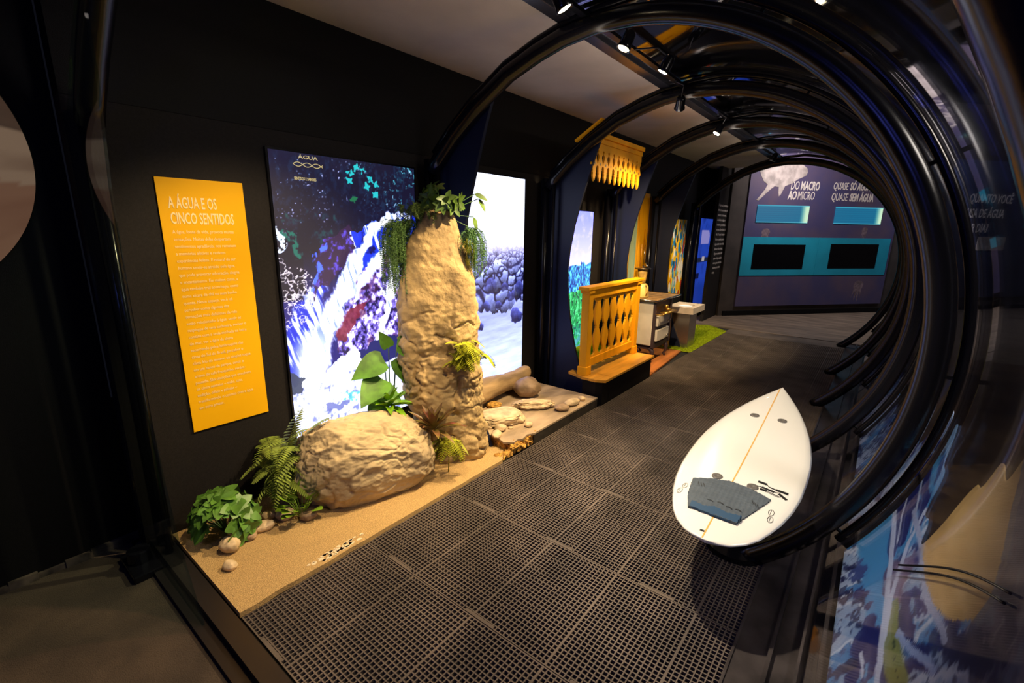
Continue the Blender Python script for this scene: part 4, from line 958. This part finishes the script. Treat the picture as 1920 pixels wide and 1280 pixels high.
def mosaic(u, v):
    Y = 8.0+u; Z = .58+v; r = np.random.default_rng(9); c = np.zeros(u.shape+(3,))+np.array([238, 190, 16.]); cols = [(20, 120, 190), (240, 236, 230), (230, 220, 200), (20, 120, 190), (120, 190, 190), (250, 200, 30), (200, 60, 40), (30, 60, 70)]
    for i in range(150):
        a, b_, s = r.random()*.65, r.random()*1.33, r.uniform(.03, .065); c = mixc(c, np.clip((1-np.hypot((u-a)*(1+.4*r.random()), (v-b_)*.6)/s)*8, 0, 1), cols[r.integers(0, 8)])
    return c
t = empty('wall_panel', (WX, 8.3, .58), 'narrow panel with a colourful yellow, blue and white tile pattern', 'wall panel')
MB().box((WX-.002, 8.0, .58), (WX+.018, 8.64, 1.91)).build('board', yellow_sign, t)
picture('picture', wallplace(8.0, .58), .64, 1.33, 80, 160, mosaic, attr_mat('printed_mosaic', 0, .5), t)

# blue-lit picture behind the last hoop
def bluepic(u, v):
    c = np.zeros(u.shape+(3,))+np.array([38, 72, 190.]); n = fbm(u*8, v*8, 4, 111); c = mixc(c, (n-.5)*2, (24, 44, 130)); c = mixc(c, np.clip((.62-v)*4, 0, .75), (22, 52, 150))
    c = mixc(c, ((v > 1.28) & (v < 1.55) & (u > .12) & (u < .66) & ~((u > .5) & (np.hypot(u-.5, v-1.40) > .16)))*1., (150, 145, 215))
    c = mixc(c, ((v > .93) & (v < 1.02))*1., (30, 36, 60)); c = mixc(c, ((v > .94) & (v < 1.03) & (u > .28) & (u < .46))*1., (190, 180, 180)); c = mixc(c, (np.abs(v-.66) < .05)*(u < .2)*1., (14, 20, 60))
    return c
t = empty('light_box', (WX, 9.8, .19), 'narrow blue glowing panel beside the column of white text', 'light box')
MB().box((WX-.01, 9.05, .1), (WX+.02, 11.0, 2.0)).build('frame', metal_black, t)
picture('picture', wallplace(9.45, .19), 1.3, 1.77, 70, 100, bluepic, attr_mat('blue_backlit_print', .75), t)
tag(MB().box((WX-.14, 8.75, 0), (WX-.01, 11.2, 4.3)).build('wall_left_far', black), kind='structure')

# text wall with wavy left edge
b = MB(); b.prism([(9.36, 0), (9.42, .13), (9.40, .5), (9.44, 1.0), (9.50, 1.5), (9.56, 2.05), (9.60, 2.4), (9.60, 4.3), (10.72, 4.3), (10.72, 0)], 'x', -2.66, -2.60)
tag(b.build('wall_left_end', greyw), kind='structure')
t = empty('wall_text', (-2.6, 9.95, 1.6), 'column of small white text lines on the dark wall before the whale panel', 'text')
LN = ['A água está presente em', 'todos os seres vivos, dos', 'maiores aos menores,', 'das baleias às algas e', 'bactérias que habitam os', 'oceanos. Sem ela não há', 'vida. O corpo humano é', 'feito em grande parte de', 'água, assim como o das', 'plantas e dos animais.', 'Algumas espécies têm', 'quase só água, outras', 'vivem quase sem ela e', 'resistem por muito', 'tempo.']
for i, l in enumerate(LN):
    k = i/14; text('text_line', l, .066, white_txt, t, (-2.597, 9.60+.03*k, 2.19-k*1.28), X_, Z_, 1.0 if i < 14 else .9, extrude=.0006)

# ------------------------------------------------------------------ whale panel on the end wall
purple = mat('dusk_purple_print', (.085, .06, .105), .6, vscale=1.4, col2=(.05, .045, .12))
teal = mat('teal_band', (.012, .27, .40), .5, var=.08, vscale=3)
scr = mat('black_screen', (.003, .003, .004), .12)
grey_pr = mat('pale_grey_print', (.42, .36, .34), .6, var=.35, vscale=6)
t = empty('exhibit_panel', FW(1.8, .2), 'large purple end panel with a whale, teal band and headings', 'panel')
fbox(-.05, .2, 3.62, 3.35, -.06, -.02).build('board', purple, t)
fbox(-.055, .84, 1.735, 1.62, -.02, -.008).build('teal_band', teal, t); fbox(1.745, .84, 3.56, 1.62, -.02, -.008).build('teal_band', teal, t)
for s0, z0, s1, z1 in ((.20, .975, 1.425, 1.475), (2.05, .985, 3.265, 1.495)): fbox(s0, z0, s1, z1, -.012, -.001).build('screen', scr, t)
def waterwin(u, v):
    c = np.zeros(u.shape+(3,))+np.array([0, 104, 142.]); w = 1.2; c = mixc(c, (np.sin(v*150) > .3)*.35, (0, 80, 120)); c = mixc(c, np.clip((u/w-.84)*9, 0, 1), (200, 235, 200)); c = mixc(c, np.clip((.02-np.abs(v-.0))*40, 0, .8), (120, 220, 240))
    c = mixc(c, np.clip((v-.31)*30, 0, .6), (90, 200, 220)); return c
wm = attr_mat('glowing_teal_water', 1.0)
for s0, s1 in ((.17, 1.38), (2.01, 3.20)):
    def pl(u, v, s0=s0):
        q = np.stack([P0.x+WD.x*(s0+u)-WN.x*.004, P0.y+WD.y*(s0+u)-WN.y*.004, 1.91+v], -1); return q
    w_ = picture('water_window', pl, s1-s0, .34, 60, 40, waterwin, wm, t)
FX, FZ = tuple(WD), (0, 0, 1)
def ftext(bd, s, z, size, sx, bold=0.0):
    o = FW(s, z, -.017); return text('heading', bd, size, white_txt, t, o, FX, FZ, sx, extrude=.002, shear=.12, bold=bold)
ftext('DO', .87, 2.56, .235, .55); ftext('MACRO', 1.105, 2.56, .235, .53, .006); ftext('AO', .84, 2.37, .235, .57, .006); ftext('MICRO', 1.06, 2.37, .235, .55)
ftext('QUASE', 1.88, 2.59, .205, .56); ftext('SÓ ÁGUA', 2.29, 2.59, .205, .56, .006); ftext('QUASE', 1.87, 2.37, .22, .58); ftext('SEM ÁGUA', 2.32, 2.37, .22, .56, .006)
def fshape(name, poly, m, o0=-.02, o1=-.015, parent=None):
    n = len(poly); V = [FW(s, z, o0) for s, z in poly]+[FW(s, z, o1) for s, z in poly]
    b = MB(); b.add(V, [tuple(range(n)), tuple(range(2*n-1, n-1, -1))]+[(i, i+n, (i+1) % n+n, (i+1) % n) for i in range(n)]); return b.build(name, m, parent or t)
WH = [(1.22, 2.90), (1.20, 2.97), (1.10, 3.03), (.90, 3.06), (.65, 3.05), (.45, 3.07), (.30, 3.10), (.12, 3.12), (-.02, 3.10), (.08, 3.0), (.16, 2.82), (.24, 2.70), (.34, 2.64), (.30, 2.55), (.20, 2.42), (.13, 2.34), (.18, 2.33), (.30, 2.44), (.42, 2.55), (.50, 2.61), (.60, 2.60), (.61, 2.50), (.63, 2.42), (.67, 2.46), (.71, 2.55), (.74, 2.62), (.90, 2.68), (1.02, 2.76), (1.12, 2.80), (1.20, 2.84)]
fshape('whale_print', WH, grey_pr)
jel = mat('faint_jellyfish_print', (.16, .115, .14), .6, var=.4, vscale=20)
def jelly(s, z, k):
    P = [(s+k*.16*math.cos(a), z+k*.12*math.sin(a)) for a in [PI*i/10 for i in range(11)]]
    P += [(s-k*.14, z-k*.10), (s-k*.18, z-k*.35), (s-k*.10, z-k*.14), (s-k*.08, z-k*.45), (s-k*.02, z-k*.15), (s+k*.02, z-k*.5), (s+k*.05, z-k*.15), (s+k*.10, z-k*.35), (s+k*.12, z-k*.1)]
    fshape('jellyfish_print', P, jel, -.02, -.0185)
jelly(2.95, .62, .8); jelly(2.85, 1.79, .45); jelly(3.28, 2.42, .35); jelly(.45, 1.72, .6)
t = empty('exhibit_panel', FW(6.4, .3), 'dim dark blue panel with three lines of heading seen through the right acrylic', 'panel')
fbox(4.9, .3, 8.6, 3.3, -.06, -.02).build('board', mat('dark_blue_print', (.045, .055, .11), .6, vscale=1.2, col2=(.03, .03, .06)), t)
for i, l in enumerate(('QUANTO VOCÊ', 'USA DE ÁGUA', 'POR DIA?')): text('heading', l, .27, white_txt, t, FW(5.45, 2.42-.32*i, -.017), FX, FZ, .62, extrude=.002, shear=.12, bold=.004)
fbox(5.95, 1.38, 6.75, 1.68, -.02, -.01).build('label_plate', grey_pr, t); fbox(7.2, 1.9, 8.0, 2.3, -.02, -.01).build('teal_plate', teal, t)
# dark skirting below the panel
tag(fbox(-.3, 0, 10, .10, -.06, -.03).build('baseboard_far', black), kind='structure')

# ------------------------------------------------------------------ wave print outside the acrylic shells
def shellplace(R, y0, a0):                       # u along y, v in degrees
    return lambda u, v: np.stack([CX+R*np.cos(np.radians(a0+v)), y0+u, CZ+R*np.sin(np.radians(a0+v))], -1)
# generic surf shapes of the near print: (line in metres along the tunnel and up the shell with widths, colour, roughness of edge, wobble)
LB_, NV_, PL_, GR_ = (70, 150, 214), (14, 26, 110), (196, 206, 240), (128, 138, 84)
WSTR = [([(2.52, -.812, .276), (2.1, -.782, .2), (1.8, -.769, .147), (1.63, -.79, .113), (1.5, -.798, .076)], LB_, 0, 1),
        ([(2.56, -.50, .34), (2.3, -.56, .30), (2.1, -.62, .16)], LB_, 0, 1),
        ([(2.41, -.643, .13), (2.21, -.698, .10), (2.08, -.724, .04)], NV_, 0, 1), ([(2.5, -.555, .11), (2.31, -.613, .11), (2.12, -.664, .05)], NV_, 0, 1),
        ([(2.47, -.464, .07), (2.26, -.521, .07), (2.12, -.571, .05)], NV_, 2, 1), ([(2.01, -.725, .08), (1.89, -.736, .065), (1.85, -.744, .03)], (86, 64, 110), 0, 1),
        ([(1.95, -.66, .09), (1.85, -.69, .10), (1.75, -.70, .05)], (120, 100, 140), 3, 1),
        ([(2.53, -.235, .10), (2.31, -.309, .13), (2.2, -.404, .12), (2.1, -.475, .07), (2.01, -.519, .03)], (130, 172, 226), 0, 1),
        ([(2.36, -.36, .02), (2.25, -.46, .03), (2.16, -.54, .02)], NV_, 5, 1),
        ([(1.57, -.889, .08), (1.7, -.875, .07), (1.79, -.831, .07)], NV_, 3, 2), ([(1.5, -.798, .085), (1.61, -.801, .08), (1.76, -.842, .05)], NV_, 4, 2),
        ([(2.07, -.953, .05), (1.99, -.893, .07), (1.92, -.811, .06)], NV_, 5, 3), ([(2.25, -.90, .04), (2.15, -.86, .05)], (60, 80, 150), 7, 3),
        ([(1.54, -.766, .05), (1.47, -.744, .08)], NV_, 0, 1), ([(1.8, -.706, .03), (1.68, -.725, .075), (1.56, -.722, .085), (1.43, -.692, .08)], GR_, 0, .5),
        ([(1.62, -.715, .012), (1.50, -.70, .02), (1.42, -.68, .02)], (54, 74, 50), 5, 1),
        ([(1.75, -.682, .045), (1.62, -.651, .085), (1.53, -.6, .07), (1.45, -.574, .05)], NV_, 3, 2), ([(1.5, -.635, .03), (1.42, -.578, .05), (1.37, -.552, .02)], NV_, 3, 2),
        ([(1.49, -.512, .10), (1.38, -.464, .14), (1.29, -.401, .11), (1.22, -.341, .06)], (30, 34, 92), 6, 2),
        ([(2.43, -.694, .035), (2.08, -.724, .030), (1.86, -.744, .030), (1.66, -.768, .032), (1.49, -.78, .03)], PL_, 0, .5),
        ([(2.17, -.523, .03), (2.08, -.626, .03), (1.94, -.69, .03), (1.82, -.731, .03), (1.65, -.756, .02)], PL_, 0, .5),
        ([(2.5, -.59, .012), (2.33, -.655, .015), (2.15, -.69, .012)], PL_, 0, .5), ([(2.48, -.50, .012), (2.28, -.56, .015), (2.13, -.61, .012)], PL_, 0, .5),
        ([(1.66, -.86, .012), (1.55, -.845, .016)], PL_, 0, .5), ([(1.63, -.70, .02), (1.50, -.62, .03), (1.38, -.56, .03)], (150, 170, 224), 0, 1),
        ([(2.27, -.583, .03), (2.04, -.568, .03), (1.86, -.561, .03), (1.71, -.565, .027), (1.55, -.527, .03), (1.44, -.508, .026)], (170, 180, 220), 0, .5)]
def wavecol(seed, y0, a0):
    def f(u, v):
        Y = y0+u; Am = a0+v; A_ = Am/33.                         # about one metre per unit
        n1 = fbm(Y*6, A_*6+3, 4, seed); n2 = fbm(Y*34, A_*34+3, 3, seed+9); n3 = fbm(Y*16, A_*16, 3, seed+5)
        c = np.zeros(u.shape+(3,))+np.array([136, 164, 208.]); c = mixc(c, np.clip((n1-.45)*5, 0, 1), (170, 188, 224))
        # curved crest bands: family of arcs
        ph = np.sin((Y*4.6+A_*1.1+(n1-.5)*1.6)*PI)
        c = mixc(c, np.clip(ph*6-1.2, 0, 1), (60, 130, 196)); 
        cl = np.sin((Y*9+A_*3.2+(n1-.5)*3+1)*PI); c = mixc(c, np.clip(cl*7-3.2, 0, 1)*np.clip((A_+.85)*6, 0, 1), (16, 32, 120)); c = mixc(c, np.clip((-cl)*8-6.6, 0, 1), (196, 210, 240))
        c = mixc(c, np.clip((n3-.56)*14, 0, 1)*np.clip((-.62-A_)*6, 0, 1), (18, 26, 84)); c = mixc(c, np.clip((n2-.62)*14, 0, 1), (40, 60, 112)); c = mixc(c, np.clip((.34-n2)*16, 0, 1)*np.clip((n3-.45)*6, 0, 1), (176, 190, 220))
        if seed == 200:                                      # surfboard's reflection painted into the print in ochre, and the grey spray beside it
            yy = Y+(n1-.5)*.04; aa = Am+(n1-.5)*1.5
            c = mixc(c, poly_mask(yy, aa, [(.4, -12), (1.40, -14.5), (1.45, -8.3), (1.62, -2), (1.6, 3), (.4, 3)])*.75, (128, 116, 128))
            c = mixc(c, poly_mask(yy, aa, [(.4, -12), (1.40, -14.5), (1.45, -8.3), (1.62, -2), (1.6, 3), (.4, 3)])*np.clip((n3-.52)*9, 0, 1)*np.clip((-6-Am)*.4, 0, 1), (44, 40, 92))
            for w_ in WSTR:
                k = stroke(Y+(n1-.5)*.05*(w_[3]), Am/33.+(n1-.5)*.04*w_[3], w_[0])
                if w_[2]: k = k-np.clip((n3-.5)*w_[2], -.5, 9)
                c = mixc(c, np.clip(k*5, 0, 1), w_[1])
            board_refl = poly_mask(Y, Am, [(1.975, -18.2), (1.96, -12.4), (1.88, -6.5), (1.77, -2.5), (1.59, -.5), (1.54, -4.9), (1.45, -8.3), (1.40, -10.5), (1.40, -13), (1.5, -16.1), (1.63, -17.8), (1.79, -18.5)])
            c = mixc(c, board_refl*1., (214, 176, 112)); c = mixc(c, board_refl*np.clip((n1-.5)*3, 0, .4), (190, 150, 90))
        return c
    return f
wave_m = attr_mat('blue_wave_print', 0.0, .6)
def wave(y0, y1, crest, label, seed):
    """decal with a crest outline: picture grid whose upper edge follows the crest"""
    a0 = -33.; nx = int((y1-y0)*130); ny = 120; ys = np.array([c_[0] for c_ in crest]); as_ = np.array([c_[1] for c_ in crest])
    def place(u, v):
        Y = y0+u; top = np.interp(Y, ys, as_)+1.0*np.sin(Y*37); a = a0+(top-a0)*(v/30.); return np.stack([CX+1.708*np.cos(np.radians(a)), Y, CZ+1.708*np.sin(np.radians(a))], -1)
    def fn(u, v):
        Y = y0+u; top = np.interp(Y, ys, as_)+1.0*np.sin(Y*37); a = (top-a0)*(v/30.); return wavecol(seed, y0, a0)(u, a)
    t = empty('wave_decal', (.1, (y0+y1)/2, .3), label, 'printed film', 'blue wave prints on the right side of the tunnel')
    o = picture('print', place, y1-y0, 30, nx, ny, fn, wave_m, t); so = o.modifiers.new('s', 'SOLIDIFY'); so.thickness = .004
    return t
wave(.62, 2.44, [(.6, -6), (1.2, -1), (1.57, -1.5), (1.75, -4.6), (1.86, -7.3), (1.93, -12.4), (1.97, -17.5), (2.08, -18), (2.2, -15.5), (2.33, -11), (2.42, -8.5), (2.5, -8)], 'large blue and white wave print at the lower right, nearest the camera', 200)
wave(2.56, 3.99, [(2.5, -9), (2.64, -8), (2.8, -14), (3.1, -23), (3.35, -27), (3.6, -24), (3.9, -22), (4.1, -23)], 'blue wave print low on the shell beside the surfboard', 220)
wave(4.11, 5.39, [(4.1, -22), (4.3, -17), (4.6, -20), (5.0, -15), (5.4, -22)], 'blue wave print low on the shell opposite the balcony', 240)
wave(5.51, 6.56, [(5.5, -22), (5.9, -15), (6.3, -22), (6.6, -24)], 'blue wave print low on the shell opposite the stove', 260)

# ------------------------------------------------------------------ spotlight fixtures
def fixture(l, a, lit, label):
    l = Vector(l); d = (Vector(a)-l).normalized(); t = empty('spotlight', l, label, 'spotlight', 'spotlights on the ceiling track')
    back = l-d*.012
    MB().lathe([(.001, -.10), (.026, -.10), (.034, -.085), (.036, -.02), (.042, 0), (.038, .002), (.034, -.006), (.001, -.008)], back, 20, axis=d).build('housing', metal_black, t, True)
    MB().lathe([(.001, 0), (.031, 0), (.031, .003), (.001, .003)], back-d*.007, 20, axis=d).build('lens', lens_m if lit else lens_off, t)
    hb = back-d*.09; tr = Vector((-1.46, l.y-.12, 2.82)); m_ = (hb+tr)/2+Vector((.05, -.02, .02)); 
    pts = [hb.lerp(m_, k/5) for k in range(5)]+[m_.lerp(tr, k/5) for k in range(6)]
    MB().tube(pts, .006, 6).build('gooseneck', metal_black, t, True)
lab = ['bright spotlight nearest the large hoop, on a gooseneck', 'bright spotlight just before the second hoop', 'spotlight turned away towards the balcony, hanging beside the beam', 'small glowing spotlight above the stove', 'far spotlight above the stone basin', 'spotlight at the near end of the track above the sand']
for i, (l, a, p, an) in enumerate(SPOTS): fixture(l, a, i != 2 or True, lab[i])
fixture((-1.30, 2.02, 2.66), (-.35, 2.8, .5), True, 'spotlight hidden over the large hoop, aimed at the surfboard')

# ------------------------------------------------------------------ round sepia picture at the far left
cy, cz, rr = -.22, 1.96, .62
def sepia(u, v):
    n = fbm(u*3, v*5, 5, 301); c = np.zeros(u.shape+(3,))+np.array([120, 98, 78.]); c = mixc(c, (v > 1.28)*.75, (44, 30, 20)); c = mixc(c, np.clip((n-.45)*4, 0, 1)*.5, (84, 62, 46)); c = mixc(c, ((v < .75+.2*np.sin(u*3)))*.6, (96, 60, 40)); return c
t = empty('round_picture', (-3.03, cy, cz), 'round sepia landscape picture cut off by the left edge', 'picture')
MB().lathe([(.001, 0), (rr, 0), (rr, .012), (.001, .012)], (-3.035, cy, cz), 64, axis=(1, 0, 0)).build('disc', metal_black, t)
def disc(u, v):
    # map the square onto a disc
    a = u/1.0*2-1; b_ = v/2.0*2-1; x = a*np.sqrt(1-b_*b_/2); z = b_*np.sqrt(1-a*a/2); return np.stack([np.full(u.shape, -3.021), cy+x*(rr-.004), cz+z*(rr-.004)], -1)
picture('picture', disc, 1.0, 2.0, 60, 60, sepia, attr_mat('sepia_brightened_print', .75, .6), t)  # glow added to brighten the print, no lamp behind it
# small yellow chip on the carpet
o = MB().box((-1.86, .29, -.002), (-1.84, .31, .002)).build('paper_scrap', yel_wood); tag(o, 'tiny yellow scrap lying on the dark carpet', 'scrap')

for dh, lab_ in ((0, 'upper thin black cable lying across the ochre part of the wave print'), (-.9, 'lower thin black cable lying across the ochre part of the wave print')):
    pts = []
    for i in range(25):
        k = i/24; a = math.radians(-21.4+14.2*k+1.2*math.sin(k*PI)+dh); y = 1.93-.66*k; pts.append((CX+1.684*math.cos(a), y, CZ+1.684*math.sin(a)))
    o = MB().tube(pts, .0035, 6).build('cable', metal_black, None, True); tag(o, lab_, 'cable', 'cables on the curved shell')
